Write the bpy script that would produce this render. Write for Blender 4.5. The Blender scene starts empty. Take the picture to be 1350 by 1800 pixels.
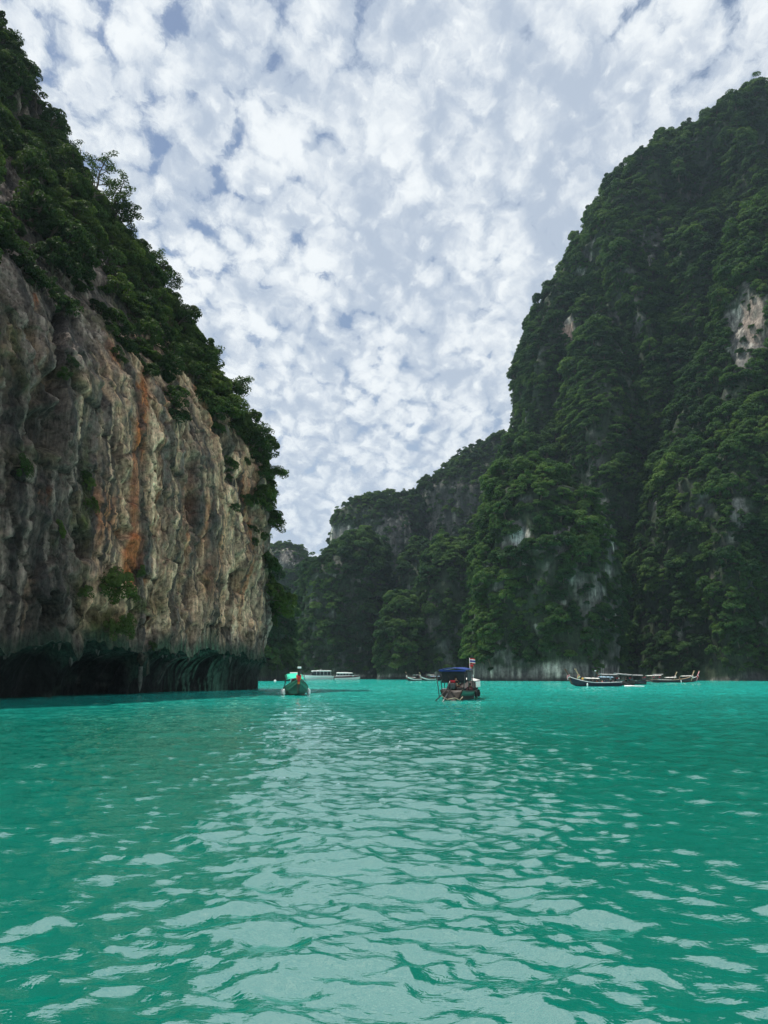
import bpy, bmesh, math, random
import numpy as np
from mathutils import Vector, Matrix
random.seed(7)
RNG = np.random.default_rng(11)
S = bpy.context.scene
C = S.collection
rad = math.radians

# ------------------------------------------------------------------ camera, sky, sun, exposure
FPX, PITCH, CAMH = 1352.0, math.atan(288 / 1352.0), 1.9
cam_d = bpy.data.cameras.new('camera')
cam = bpy.data.objects.new('camera', cam_d); C.objects.link(cam)
cam.location = (0, 0, CAMH); cam.rotation_euler = (math.pi / 2 + PITCH, 0, 0)
cam_d.sensor_fit = 'VERTICAL'; cam_d.angle_y = 2 * math.atan(900 / FPX)
cam_d.clip_end = 6000; cam_d.clip_start = 0.1
S.camera = cam
S.render.resolution_x, S.render.resolution_y = 768, 1024
S.view_settings.view_transform = 'Standard'; S.view_settings.look = 'None'
S.view_settings.exposure = 0.0; S.view_settings.gamma = 1.0
S.cycles.use_denoising = True
S.cycles.sample_clamp_direct = 4.0; S.cycles.sample_clamp_indirect = 4.0
S.cycles.max_bounces = 6; S.cycles.diffuse_bounces = 2; S.cycles.glossy_bounces = 2
S.cycles.transmission_bounces = 4; S.cycles.volume_bounces = 0
SUN_EL, SUN_AZ = 66.0, -62.0          # azimuth from straight ahead (+Y), negative = left
sd = Vector((math.sin(rad(SUN_AZ)) * math.cos(rad(SUN_EL)), math.cos(rad(SUN_AZ)) * math.cos(rad(SUN_EL)), math.sin(rad(SUN_EL))))
sun_d = bpy.data.lights.new('sun', 'SUN'); sun_d.energy = 5.0; sun_d.angle = rad(0.8); sun_d.color = (1, 0.95, 0.86)
sun = bpy.data.objects.new('sun', sun_d); C.objects.link(sun)
sun.rotation_euler = sd.to_track_quat('Z', 'Y').to_euler()


class NT:
    """small helper to write node trees"""
    def __init__(s, tree): s.t = tree
    def n(s, kind, ins=None, **kw):
        nd = s.t.nodes.new(kind)
        for k, v in kw.items(): setattr(nd, k, v)
        for k, v in (ins or {}).items():
            if hasattr(v, 'is_output'): s.t.links.new(v, nd.inputs[k])
            else: nd.inputs[k].default_value = v
        return nd
    def math(s, op, a, b=0.0, c=None, clamp=False):
        nd = s.n('ShaderNodeMath', {0: a, 1: b}, operation=op, use_clamp=clamp)
        if c is not None:
            if hasattr(c, 'is_output'): s.t.links.new(c, nd.inputs[2])
            else: nd.inputs[2].default_value = c
        return nd.outputs[0]
    def mix(s, f, a, b, bt='MIX'):
        nd = s.n('ShaderNodeMix', data_type='RGBA', blend_type=bt)
        for i, v in ((0, f), (6, a), (7, b)):
            if hasattr(v, 'is_output'): s.t.links.new(v, nd.inputs[i])
            else: nd.inputs[i].default_value = (tuple(v) + (1,))[:4] if i else v
        return nd.outputs[2]
    def rng(s, v, a, b, c=0.0, d=1.0, smooth=True):
        nd = s.n('ShaderNodeMapRange', {0: v, 1: a, 2: b, 3: c, 4: d}, interpolation_type='SMOOTHSTEP' if smooth else 'LINEAR')
        return nd.outputs[0]
    def noise(s, vec, scale, detail=4.0, rough=0.5, dist=0.0):
        return s.n('ShaderNodeTexNoise', {'Vector': vec, 'Scale': scale, 'Detail': detail, 'Roughness': rough, 'Distortion': dist}).outputs[0]


# world: clear sky behind a broken altocumulus sheet, in world directions
W = bpy.data.worlds.new('World'); S.world = W; W.use_nodes = True
W.node_tree.nodes.clear(); w = NT(W.node_tree)
sky = w.n('ShaderNodeTexSky', sky_type='NISHITA', sun_disc=False, sun_elevation=rad(SUN_EL), sun_rotation=rad(SUN_AZ),
          altitude=0, air_density=1.0, dust_density=0.6, ozone_density=2.0)
tc = w.n('ShaderNodeTexCoord').outputs['Generated']
sx = w.n('ShaderNodeSeparateXYZ', {0: tc})
den = w.math('ADD', w.math('MAXIMUM', sx.outputs[2], 0.0), 0.42)
pv = w.n('ShaderNodeCombineXYZ', {0: w.math('DIVIDE', sx.outputs[0], den), 1: w.math('DIVIDE', sx.outputs[1], den), 2: 0.0})
mp = w.n('ShaderNodeMapping', {0: pv.outputs[0], 'Rotation': (0, 0, rad(-38)), 'Scale': (3.15, 2.5, 1.0), 'Location': (0.35, 1.1, 0)}).outputs[0]
def n2(vec, scale, detail, rough=0.5, dist=0.0, out=0):
    return w.n('ShaderNodeTexNoise', {'Vector': vec, 'Scale': scale, 'Detail': detail, 'Roughness': rough, 'Distortion': dist}, noise_dimensions='2D').outputs[out]
wv = w.n('ShaderNodeVectorMath', {0: n2(mp, 6.0, 5.0, 0.6, 0.0, 1), 1: (0.5, 0.5, 0.5)}, operation='SUBTRACT').outputs[0]
wv = w.n('ShaderNodeVectorMath', {0: wv, 3: 0.10}, operation='SCALE').outputs[0]
mpw = w.n('ShaderNodeVectorMath', {0: mp, 1: wv}, operation='ADD').outputs[0]
vor = w.n('ShaderNodeTexVoronoi', {'Vector': mpw, 'Scale': 11.0, 'Smoothness': 0.4}, feature='SMOOTH_F1', voronoi_dimensions='2D').outputs[0]
fine = n2(mpw, 13.0, 8.0, 0.64)
big = n2(mp, 0.75, 4.0, 0.6)
# density: puffs near cell centres + billows + large breaks in the sheet
dens = w.math('SUBTRACT', 1.33, w.math('MULTIPLY', vor, 1.05))
dens = w.math('ADD', dens, w.math('MULTIPLY', w.math('SUBTRACT', fine, 0.5), 1.15))
dens = w.math('ADD', dens, w.math('MULTIPLY', w.math('SUBTRACT', big, 0.5), 0.95))
cov = w.rng(dens, 0.22, 0.62)
# thin parts glow, thick cores are greyer, with a soft drift of tone across the sheet
tone = n2(mpw, 3.6, 5.0, 0.55)
shade = w.math('ADD', w.math('MULTIPLY', w.math('SUBTRACT', tone, 0.5), 1.7), w.math('MULTIPLY', w.math('SUBTRACT', fine, 0.5), 1.6))
shade = w.math('SUBTRACT', w.math('ADD', shade, 0.80), w.math('MULTIPLY', vor, 1.05))
shade = w.math('SUBTRACT', shade, w.math('MULTIPLY', w.rng(w.math('ADD', dens, w.math('MULTIPLY', w.math('SUBTRACT', n2(mpw, 5.5, 4.0, 0.5), 0.5), 1.6)), 0.75, 1.35), 0.32))
shade = w.rng(shade, -0.15, 0.85)
ccol = w.mix(shade, (4.9, 5.7, 6.9), (9.4, 9.8, 10.0))
# thin high veil that whitens the gaps, stronger low down
low = w.rng(sx.outputs[2], 0.05, 0.55, 1.0, 0.0)
veil = w.math('ADD', 0.10, w.math('MULTIPLY', low, 0.55))
skyc = w.mix(veil, sky.outputs[0], (5.9, 6.7, 7.8))
cov2 = w.math('MULTIPLY', cov, w.rng(sx.outputs[2], 0.0, 0.30, 0.25, 0.98))
fin = w.mix(cov2, skyc, ccol)
W.cycles.sampling_method = 'MANUAL'; W.cycles.sample_map_resolution = 256
bg = w.n('ShaderNodeBackground', {0: fin, 1: 0.1})
wo = w.n('ShaderNodeOutputWorld'); W.node_tree.links.new(bg.outputs[0], wo.inputs[0])

# ------------------------------------------------------------------ numeric helpers
CP, SP = math.cos(PITCH), math.sin(PITCH)
def at(px, py, Y):
    """point on the vertical plane at distance Y that lies under a photo position"""
    u, v = (px - 675) / FPX, (900 - py) / FPX
    t = Y / (CP - v * SP)
    return np.array((u * t, Y, CAMH + (SP + v * CP) * t))
def project(P):
    P = np.asarray(P, float); d = P - np.array((0, 0, CAMH))
    f = d[..., 1] * CP + d[..., 2] * SP
    f = np.where(f < 0.1, 0.1, f)
    up = -d[..., 1] * SP + d[..., 2] * CP
    return 675 + FPX * d[..., 0] / f, 900 - FPX * up / f

_perm = np.random.default_rng(5).permutation(256); _perm = np.concatenate([_perm, _perm, _perm])
_val = np.random.default_rng(6).random(256) * 2 - 1
def vnoise(x, y, z=0.0):
    x, y, z = np.broadcast_arrays(np.asarray(x, float), np.asarray(y, float), np.asarray(z, float))
    ix, iy, iz = np.floor(x).astype(int), np.floor(y).astype(int), np.floor(z).astype(int)
    fx, fy, fz = x - ix, y - iy, z - iz
    fx, fy, fz = [f * f * f * (f * (f * 6 - 15) + 10) for f in (fx, fy, fz)]
    ix &= 255; iy &= 255; iz &= 255
    def g(a, b, c): return _val[_perm[_perm[_perm[(ix + a) & 255] + ((iy + b) & 255)] + ((iz + c) & 255)]]
    def L(a, b, t): return a + (b - a) * t
    return L(L(L(g(0,0,0), g(1,0,0), fx), L(g(0,1,0), g(1,1,0), fx), fy),
             L(L(g(0,0,1), g(1,0,1), fx), L(g(0,1,1), g(1,1,1), fx), fy), fz)
def fbm(x, y, z=0.0, o=4, gain=0.5):
    r, a, s = 0.0, 1.0, 0.0
    for i in range(o):
        r = r + a * vnoise(x * 2**i + 17.3 * i, y * 2**i + 5.1 * i, z * 2**i + 9.7 * i); s += a; a *= gain
    return r / s
def worley(x, y, seed):
    """cell value, distance to the cell border, tilt inside the cell"""
    ix, iy = np.floor(x).astype(int), np.floor(y).astype(int); f1 = np.full(x.shape, 9.0); f2 = np.full(x.shape, 9.0); cv = np.zeros(x.shape); tl = np.zeros(x.shape)
    h = lambda a, b, k: _val[_perm[_perm[_perm[(a + seed * 31) & 255] + (b & 255)] + k]]
    for dx in (-1, 0, 1):
        for dy in (-1, 0, 1):
            cx, cy = ix + dx, iy + dy; ux = x - (cx + 0.5 + 0.45 * h(cx, cy, 1)); uy = y - (cy + 0.5 + 0.45 * h(cx, cy, 2)); d = np.hypot(ux, uy)
            n = d < f1; f2 = np.where(n, f1, np.minimum(f2, d)); f1 = np.where(n, d, f1)
            cv = np.where(n, h(cx, cy, 3), cv); tl = np.where(n, ux * h(cx, cy, 4) + uy * h(cx, cy, 5), tl)
    return cv, f2 - f1, tl
def sstep(a, b, x):
    t = np.clip((x - a) / (b - a), 0, 1); return t * t * (3 - 2 * t)
def mixc(c, col, m): return c + (np.array(col) - c) * m[..., None]

def mesh_np(name, V, F):
    F = np.asarray(F, np.int32); V = np.asarray(V, np.float32)
    m = bpy.data.meshes.new(name); k = F.shape[1]
    m.vertices.add(len(V)); m.vertices.foreach_set('co', V.ravel())
    m.loops.add(F.size); m.loops.foreach_set('vertex_index', F.ravel())
    m.polygons.add(len(F)); m.polygons.foreach_set('loop_start', np.arange(0, F.size, k, dtype=np.int32))
    m.update(calc_edges=True); return m
def smooth(m): m.polygons.foreach_set('use_smooth', np.ones(len(m.polygons), bool)); return m
def grid_faces(nr, nc, wrap=False):
    r = np.arange(nr - 1)[:, None]; cc = np.arange(nc if wrap else nc - 1)[None, :]; c2 = (cc + 1) % nc
    return np.stack([r * nc + cc, r * nc + c2, (r + 1) * nc + c2, (r + 1) * nc + cc], -1).reshape(-1, 4)
def col_attr(m, name, col):
    a = m.attributes.new(name, 'FLOAT_COLOR', 'POINT'); c = np.ones((len(col), 4), np.float32); c[:, :3] = col
    a.data.foreach_set('color', c.ravel())
def grid_normals(P):
    dr = np.gradient(P, axis=0); dc = np.gradient(P, axis=1)
    n = np.cross(dc, dr); return n / (np.linalg.norm(n, axis=-1, keepdims=True) + 1e-9)

def obj(name, mesh, mat=None, parent=None):
    o = bpy.data.objects.new(name, mesh); C.objects.link(o)
    if mat is not None and mesh is not None and not mesh.materials: mesh.materials.append(mat)
    if parent is not None: o.parent = parent
    return o
def tag(o, label, cat=None, group=None, kind=None):
    o['label'] = label
    if cat: o['category'] = cat
    if group: o['group'] = group
    if kind: o['kind'] = kind
    return o
def empty(name, loc, rz=0.0):
    o = bpy.data.objects.new(name, None); C.objects.link(o); o.location = loc; o.rotation_euler = (0, 0, rz)
    o.empty_display_size = 0.3; return o

# ------------------------------------------------------------------ materials
def new_mat(name):
    m = bpy.data.materials.new(name); m.use_nodes = True; m.node_tree.nodes.clear()
    return m, NT(m.node_tree)
def finish(m, t, shader):
    o = t.n('ShaderNodeOutputMaterial'); t.t.links.new(shader, o.inputs[0]); return m
def plain(name, col, rough=0.6, var=0.25, scale=3.0, metal=0.0, spec=0.4):
    m, t = new_mat(name)
    p = t.n('ShaderNodeTexCoord').outputs['Object']
    f = t.noise(p, scale, 5.0, 0.6)
    c = t.mix(t.rng(f, 0.3, 0.7), [x * (1 - var) for x in col], [min(1, x * (1 + var * 0.6)) for x in col])
    b = t.n('ShaderNodeBsdfPrincipled', {'Base Color': c, 'Roughness': rough, 'Metallic': metal, 'Specular IOR Level': spec})
    return finish(m, t, b.outputs[0])

def rock_mat(name, attr, bump=0.5, fine_scale=1.6):
    m, t = new_mat(name)
    a = t.n('ShaderNodeAttribute', attribute_name=attr).outputs['Color']
    pos = t.n('ShaderNodeNewGeometry').outputs['Position']
    st = t.n('ShaderNodeMapping', {0: pos, 'Scale': (1, 1, 0.16)}).outputs[0]
    n1 = t.noise(st, fine_scale * 1.6, 7.0, 0.7)
    n2 = t.noise(pos, fine_scale * 1.3, 9.0, 0.68)
    n3 = t.noise(t.n('ShaderNodeMapping', {0: pos, 'Scale': (1, 1, 0.05)}).outputs[0], fine_scale * 3.0, 4.0, 0.6)
    k = t.math('ADD', t.math('MULTIPLY', t.rng(n1, 0.3, 0.7), 0.75), t.math('MULTIPLY', t.rng(n2, 0.34, 0.66), 0.75))
    k = t.math('ADD', k, t.math('MULTIPLY', t.rng(n3, 0.35, 0.65), 0.35))
    k = t.math('ADD', k, 0.12)
    g = t.n('ShaderNodeCombineXYZ', {0: k, 1: k, 2: k}).outputs[0]
    c = t.mix(1.0, a, g, 'MULTIPLY')
    vr = t.n('ShaderNodeTexVoronoi', {'Vector': t.n('ShaderNodeMapping', {0: pos, 'Scale': (1, 1, 0.6)}).outputs[0], 'Scale': fine_scale * 0.9, 'Detail': 2.0, 'Roughness': 0.6}, feature='F1').outputs[0]
    h = t.math('ADD', n2, t.math('ADD', t.math('MULTIPLY', n1, 0.8), t.math('MULTIPLY', vr, 0.5)))
    bp = t.n('ShaderNodeBump', {'Strength': bump, 'Distance': 0.5, 'Height': h}).outputs[0]
    b = t.n('ShaderNodeBsdfPrincipled', {'Base Color': c, 'Roughness': 0.85, 'Specular IOR Level': 0.25, 'Normal': bp})
    return finish(m, t, b.outputs[0])

def leaf_mat(name, dark, mid, light, trans=0.35):
    m, t = new_mat(name)
    oi = t.n('ShaderNodeObjectInfo')
    pos = t.n('ShaderNodeNewGeometry').outputs['Position']
    n1 = t.noise(pos, 0.035, 3.0, 0.6)
    n2 = t.noise(pos, 1.1, 2.0, 0.6)
    k = t.math('ADD', t.math('MULTIPLY', oi.outputs['Random'], 0.70), t.math('MULTIPLY', t.math('SUBTRACT', n1, 0.48), 2.6))
    c = t.mix(t.rng(k, 0.0, 0.55), dark, mid)
    c = t.mix(t.rng(k, 0.5, 1.0), c, light)
    c = t.mix(t.rng(n2, 0.35, 0.7), t.mix(1.0, c, (0.62, 0.66, 0.62), 'MULTIPLY'), c)
    b = t.n('ShaderNodeBsdfPrincipled', {'Base Color': c, 'Roughness': 0.65, 'Specular IOR Level': 0.10})
    tr = t.n('ShaderNodeBsdfTranslucent', {0: t.mix(1.0, c, (1.25, 1.35, 0.6), 'MULTIPLY')})
    mx = t.n('ShaderNodeMixShader', {0: trans, 1: b.outputs[0], 2: tr.outputs[0]})
    return finish(m, t, mx.outputs[0])

M_CLIFF = rock_mat('limestone', 'stain', 0.8, 1.5)
M_HILL = rock_mat('hill_rock', 'stain', 0.6, 0.5)
M_LEAF = leaf_mat('forest_leaf', (0.030, 0.078, 0.032), (0.066, 0.138, 0.042), (0.118, 0.200, 0.056))
M_BUSH = leaf_mat('bush_leaf', (0.034, 0.066, 0.026), (0.062, 0.108, 0.034), (0.110, 0.160, 0.045))
M_BARK = plain('bark', (0.11, 0.085, 0.06), 0.9, 0.4, 2.0)

# ------------------------------------------------------------------ sea
def fft_tile(N, L, lam, slope, wind, spread, seed, chop):
    g = np.random.default_rng(seed)
    k1 = 2 * np.pi * np.fft.fftfreq(N, L / N); kx, ky = np.meshgrid(k1, k1, indexing='xy')
    k = np.hypot(kx, ky); k[0, 0] = 1e9
    kp = 2 * np.pi / lam
    d = (kx * math.cos(wind) + ky * math.sin(wind)) / k
    A = np.sqrt(k ** -3.7 * np.exp(-(kp / k) ** 2) * (np.abs(d) ** spread * 0.85 + 0.15)) * np.exp(-(k * 0.017) ** 2)
    H = A * (g.standard_normal((N, N)) + 1j * g.standard_normal((N, N))); H[0, 0] = 0
    h = np.fft.ifft2(H).real
    s = np.sqrt((np.fft.ifft2(1j * kx * H).real ** 2 + np.fft.ifft2(1j * ky * H).real ** 2).mean())
    f = slope / s
    dx = np.fft.ifft2(1j * kx / k * H).real * f * chop; dy = np.fft.ifft2(1j * ky / k * H).real * f * chop
    return np.stack([dx, dy, h * f], -1), L
def tile_at(tile, x, y, rot=0.0):
    D, L = tile; N = len(D); c, s = math.cos(rot), math.sin(rot)
    u = (x * c + y * s) / L * N; v = (-x * s + y * c) / L * N
    iu, iv = np.floor(u).astype(int), np.floor(v).astype(int); fu, fv = (u - iu)[..., None], (v - iv)[..., None]
    g = lambda a, b: D[(iv + b) % N, (iu + a) % N]
    r = (g(0, 0) * (1 - fu) + g(1, 0) * fu) * (1 - fv) + (g(0, 1) * (1 - fu) + g(1, 1) * fu) * fv
    o = r.copy(); o[..., 0] = r[..., 0] * c - r[..., 1] * s; o[..., 1] = r[..., 0] * s + r[..., 1] * c
    return o
def build_sea():
    az = np.concatenate([np.arange(-180, -40, 4.0), np.arange(-40, 40, 0.125), np.arange(40, 180, 4.0)]) * math.pi / 180
    r = [0.4]
    while r[-1] < 1600:
        q = r[-1]; r.append(q * (1.12 if q < 3 else 1.0062 if q < 220 else 1.02))
    r = np.array(r)
    R, Az = np.meshgrid(r, az, indexing='ij')
    x, y = R * np.sin(Az), R * np.cos(Az)
    t1 = fft_tile(1024, 27.0, 0.9, 0.205, rad(80), 2.0, 3, 0.9)
    t2 = fft_tile(256, 61.0, 4.2, 0.06, rad(105), 3.0, 8, 0.6)
    f1 = (1 - sstep(140, 300, R)) * sstep(0.4, 3, R); f2 = 1 - sstep(400, 900, R)
    gust = (0.75 + 0.5 * (vnoise(x * 0.05, y * 0.02) * 0.5 + 0.5))
    d = tile_at(t1, x, y)[...] * (f1 * gust)[..., None] + tile_at(t2, x, y, 0.5) * f2[..., None]
    P = np.stack([x, y, np.zeros_like(x)], -1) + d
    near = (np.abs(Az) > 41 * math.pi / 180)
    P[near, 2] = 0
    m = smooth(mesh_np('sea', P.reshape(-1, 3), grid_faces(len(r), len(az), True)))
    mt, t = new_mat('emerald_water')
    pos = t.n('ShaderNodeNewGeometry').outputs['Position']
    sp = t.n('ShaderNodeSeparateXYZ', {0: pos})
    n0 = t.noise(pos, 0.025, 4.0, 0.55)
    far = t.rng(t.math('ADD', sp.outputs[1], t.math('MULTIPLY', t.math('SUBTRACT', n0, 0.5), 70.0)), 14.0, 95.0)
    deep, shal = (0.0005, 0.155, 0.112), (0.024, 0.60, 0.51)  # body colour of the water, lighter with distance
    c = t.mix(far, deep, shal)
    c = t.mix(t.rng(t.noise(pos, 0.13, 3.0, 0.6), 0.35, 0.75, 0.0, 0.25), c, (0.001, 0.13, 0.10))
    st = t.n('ShaderNodeMapping', {0: pos, 'Scale': (0.55, 1.0, 1.0)}).outputs[0]
    b1 = t.noise(st, 7.0, 4.0, 0.55, 0.3)
    b2 = t.noise(st, 1.1, 3.0, 0.5, 0.3)
    dist = t.math('SQRT', t.math('ADD', t.math('MULTIPLY', sp.outputs[0], sp.outputs[0]), t.math('MULTIPLY', sp.outputs[1], sp.outputs[1])))
    h = t.math('ADD', t.math('MULTIPLY', b1, 0.021), t.math('MULTIPLY', b2, t.rng(dist, 40.0, 130.0, 0.0, 0.20)))
    bp = t.n('ShaderNodeBump', {'Strength': 0.8, 'Distance': 1.0, 'Height': h}).outputs[0]
    # light scattered back from the milky water does not follow the ripples; only the reflection does
    body = t.n('ShaderNodeBsdfDiffuse', {0: c, 'Normal': (0.0, 0.0, 1.0)})
    body.inputs['Normal'].default_value = (0, 0, 1)
    up_ = t.n('ShaderNodeCombineXYZ', {0: 0.0, 1: 0.0, 2: 1.0}); t.t.links.new(up_.outputs[0], body.inputs['Normal'])
    gl = t.n('ShaderNodeBsdfGlossy', {'Color': (1, 1, 1, 1), 'Roughness': 0.02, 'Normal': bp})
    fr = t.n('ShaderNodeFresnel', {'IOR': 3.8, 'Normal': bp})
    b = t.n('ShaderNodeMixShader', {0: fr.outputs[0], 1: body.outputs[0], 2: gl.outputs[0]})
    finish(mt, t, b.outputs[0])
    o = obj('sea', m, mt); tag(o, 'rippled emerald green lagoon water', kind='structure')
build_sea()
# smooth sand bed under the opaque water closes the ground
bed = smooth(mesh_np('seabed', [(-1700, -1700, -6), (1700, -1700, -6), (1700, 1700, -6), (-1700, 1700, -6)], [(0, 1, 2, 3)]))
tag(obj('seabed', bed, plain('sand', (0.5, 0.45, 0.35), 0.9)), 'pale sand bed under the lagoon water', kind='structure')

# ------------------------------------------------------------------ left limestone cliff
def spline(pts, n):
    pts = np.array(pts, float); k = len(pts)
    d = np.gradient(pts, axis=0); t = np.linspace(0, k - 1 - 1e-6, n); i = t.astype(int); f = (t - i)[:, None]
    h00, h10, h01, h11 = 2*f**3-3*f**2+1, f**3-2*f**2+f, -2*f**3+3*f**2, f**3-f**2
    return h00*pts[i] + h10*d[i] + h01*pts[i+1] + h11*d[i+1]
def build_left_cliff():
    base = [(-50, 0), (-42, 22), (-36, 42), (-30.5, 60), (-26.6, 75), (-22.6, 90), (-18.6, 104), (-16.9, 111), (-18.2, 116.5), (-23, 121), (-33, 128), (-60, 138), (-105, 148)]
    top = [(-130, 20), (-112, 45), (-98, 62), (-88, 78), (-80, 88), (-74, 96), (-68, 104), (-65, 108), (-65, 112), (-67, 116), (-72, 119), (-85, 122), (-110, 124)]
    B, T = spline(base, 4000), spline(top, 4000)
    ds = np.concatenate([[0], np.cumsum(np.hypot(*np.diff(B, axis=0).T))])
    # column spacing: fine where the camera sees the face
    s_list = [0.0]
    while s_list[-1] < ds[-1]:
        s = s_list[-1]; yb = np.interp(s, ds, B[:, 1]); s_list.append(s + (0.17 if 52 < yb < 119 else 0.7))
    s = np.array(s_list[:-1])
    Bs = np.stack([np.interp(s, ds, B[:, i]) for i in (0, 1)], -1); Ts = np.stack([np.interp(s, ds, T[:, i]) for i in (0, 1)], -1)
    tg = np.gradient(Bs, axis=0); tg /= np.linalg.norm(tg, axis=1, keepdims=True); nrm = np.stack([tg[:, 1], -tg[:, 0]], -1)
    s_of_px = lambda px: np.interp(px, *zip(*sorted(zip(project(np.column_stack([B, np.full(len(B), 3.0)]))[0][:2900], ds[:2900]))))
    hr = 4.7 + vnoise(s * 0.13, 3.3) * 0.4 + fbm(s * 2.2, s * 0 + 2.2, 0.0, 3) * 0.35 + vnoise(s * 0.45, 8.1) * 0.4 + vnoise(s * 1.6, 1.1) * 0.14
    D = 5.0 + vnoise(s * 0.1, 31.0) * 1.6
    D = D * (1 - 0.78 * np.exp(-((s - s_of_px(478)) / 10.0) ** 2))
    def g(px, wd): return np.exp(-((s - s_of_px(px)) / wd) ** 2)
    for px, wd, dh, dd in ((335, 2.6, 1.2, 0.25), (372, 1.5, 0.3, 0.1), (262, 0.28, 2.6, 0.6), (140, 1.0, 1.5, 0.55), (20, 1.4, 1.0, 0.3), (455, 1.5, 0.3, 0.5)):
        hr = hr - dh * g(px, wd); D = D * (1 - dd * g(px, wd))
    hr = np.maximum(hr - 0.9 * g(470, 9.0), 1.0)
    tn = np.linspace(0, 1, 46)
    Hn = np.concatenate([[-1.5], np.zeros(0)])
    rows = [np.full_like(s, -1.5)] + [hr * (1 - (1 - q) ** 2.2) for q in tn]
    hh = []
    q = 0.0
    while q < 1: q += (0.17 if q * 115 < 38 else 0.4) / 115; hh.append(min(q, 1.0))
    rows += [hr + (122 - hr) * q for q in hh]
    H = np.array(rows); Sx = np.broadcast_to(s, H.shape)
    below = H < hr[None, :] - 1e-6
    off = np.where(below, -D[None] * np.sqrt(np.clip(1 - np.clip(H / hr[None], 0, 1) ** 3.0, 0, 1)), 0.0)
    up = H - hr[None]
    off = off + np.where(below, 0, 0.9 * sstep(0, 5, up) - 0.9 * sstep(10, 30, up))
    wk = np.interp(H, [0, 28, 33, 40, 50, 62, 75, 84, 88, 95, 103, 112, 122], np.array([0, 0, 0.8, 4.6, 11, 18.5, 28, 36, 37.5, 40, 45.5, 51, 62]) / 48.5)
    xy = Bs[None] + (Ts - Bs)[None] * np.minimum(wk, 1.3)[..., None] + nrm[None] * off[..., None]
    P = np.concatenate([xy, H[..., None]], -1)
    N = grid_normals(P)
    # relief: buttresses, flutes, tilted bedding, pits, fine ribs
    face = sstep(0, 3, up) * (1 - 0.0 * up); infl = np.where(below, 0.22, 0.22 + 0.78 * face)
    sw = Sx + 0.5 * fbm(Sx * 0.2, H * 0.15, 4.4, 3)
    wu, wv_ = sw + 0.35 * fbm(Sx * 0.9, H * 0.9, 61.0, 4, 0.6), H + 0.35 * fbm(Sx * 0.9, H * 0.9, 62.0, 4, 0.6)
    c1, e1, t1 = worley(wu * 0.24 + 0.10 * wv_, wv_ * 0.15, 1); c2, e2, t2 = worley(wu * 0.8 + 0.35 * wv_, wv_ * 0.55, 2); c3, e3, t3 = worley(wu * 2.1, wv_ * 1.1, 3)
    r1 = 0.75 * (1 - 2 * np.abs(fbm(sw * 0.12, H * 0.085, 1.0, 3))) - 0.9
    r2 = 0.34 * fbm(sw * 0.42, H * 0.22, 7.0, 3)
    r3 = 0.42 * fbm(Sx * 0.33, H * 0.33, 2.0, 6, 0.68)
    blocky = sstep(-0.25, 0.25, fbm(Sx * 0.08, H * 0.08, 83.0, 2))
    r4 = (0.55 * c1 + 0.5 * t1 - 0.35 * (1 - sstep(0, 0.10, e1))) * (0.25 + 0.45 * blocky) + 0.24 * c2 + 0.10 * t2 - 0.16 * (1 - sstep(0, 0.12, e2)) + 0.13 * c3 + 0.04 * t3
    bed_ = H * 0.42 + Sx * 0.16 + 0.9 * fbm(Sx * 0.15, H * 0.2, 12.0, 2)
    r4 = r4 + 0.22 * (np.abs((bed_ % 1.0) - 0.5) * 2 - 0.5) * sstep(-0.1, 0.35, fbm(Sx * 0.1, H * 0.12, 55.0, 2))
    flute = sstep(-0.1, 0.35, fbm(sw * 0.15, H * 0.05, 37.0, 2)) + (1 - sstep(0.5, 5, up)) * 0.8
    r5 = 0.15 * (np.abs(fbm(sw * 1.1, H * 0.24, 5.0, 3)) * 2 - 0.6) * flute
    pit = sstep(0.34, 0.62, fbm(sw * 0.30, H * 0.16, 77.0, 3)); r6 = -1.3 * pit
    px, py = project(P)
    def blob(cx, cy, rx, ry, soft=0.6):
        d_ = np.hypot((px - cx) / rx, (py - cy) / ry) + 0.35 * fbm(Sx * 0.5, H * 0.3, cx * 0.1, 3); return 1 - sstep(1 - soft * 0.5, 1 + soft * 0.5, d_)
    hole = np.maximum.reduce([blob(100, 755, 26, 42), blob(118, 620, 10, 90), blob(163, 960, 11, 26), blob(228, 935, 14, 12), blob(278, 932, 9, 9), blob(232, 606, 8, 8), blob(100, 1085, 14, 45), blob(430, 1010, 8, 40)])
    r6 = r6 - 2.2 * hole * face
    Dsp = (r1 + r2 + r3 + r4 + r5 + r6 - 0.25) * infl
    P = P + N * Dsp[..., None]
    P[0, :, 2] = -1.5
    N = grid_normals(P); px, py = project(P)
    # ---- stain colours (pigments of the wall; shade and lit green in the notch painted in)
    st1 = fbm(sw * 0.55, H * 0.035, 21.0, 4); st2 = fbm(sw * 1.9, H * 0.07, 33.0, 3); st3 = fbm(Sx * 0.6, H * 0.5, 9.0, 5, 0.6)
    c = np.empty(P.shape); c[:] = (0.15, 0.140, 0.128)
    jx = 18 * fbm(Sx * 0.2, H * 0.1, 3.0, 3)
    panel = sstep(128, 165, px + jx) * (1 - sstep(455, 480, px)) * sstep(560, 660, py + 40 * st3 + np.interp(px, [130, 260, 460], [-40, 60, -120])) * (1 - sstep(1090, 1150, py + 30 * st3))
    tan = np.clip(panel * (0.52 + 1.1 * st1 + 0.8 * st2 + 0.5 * st3), 0, 1)
    tan = np.maximum(tan, 0.75 * np.clip(blob(30, 640, 45, 70, 1.2) * (0.7 + st3), 0, 1))
    tan = np.maximum(tan, 0.6 * np.clip(blob(48, 1070, 16, 50, 1.0), 0, 1))
    c = mixc(c, (0.60, 0.45, 0.30), tan)
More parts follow.
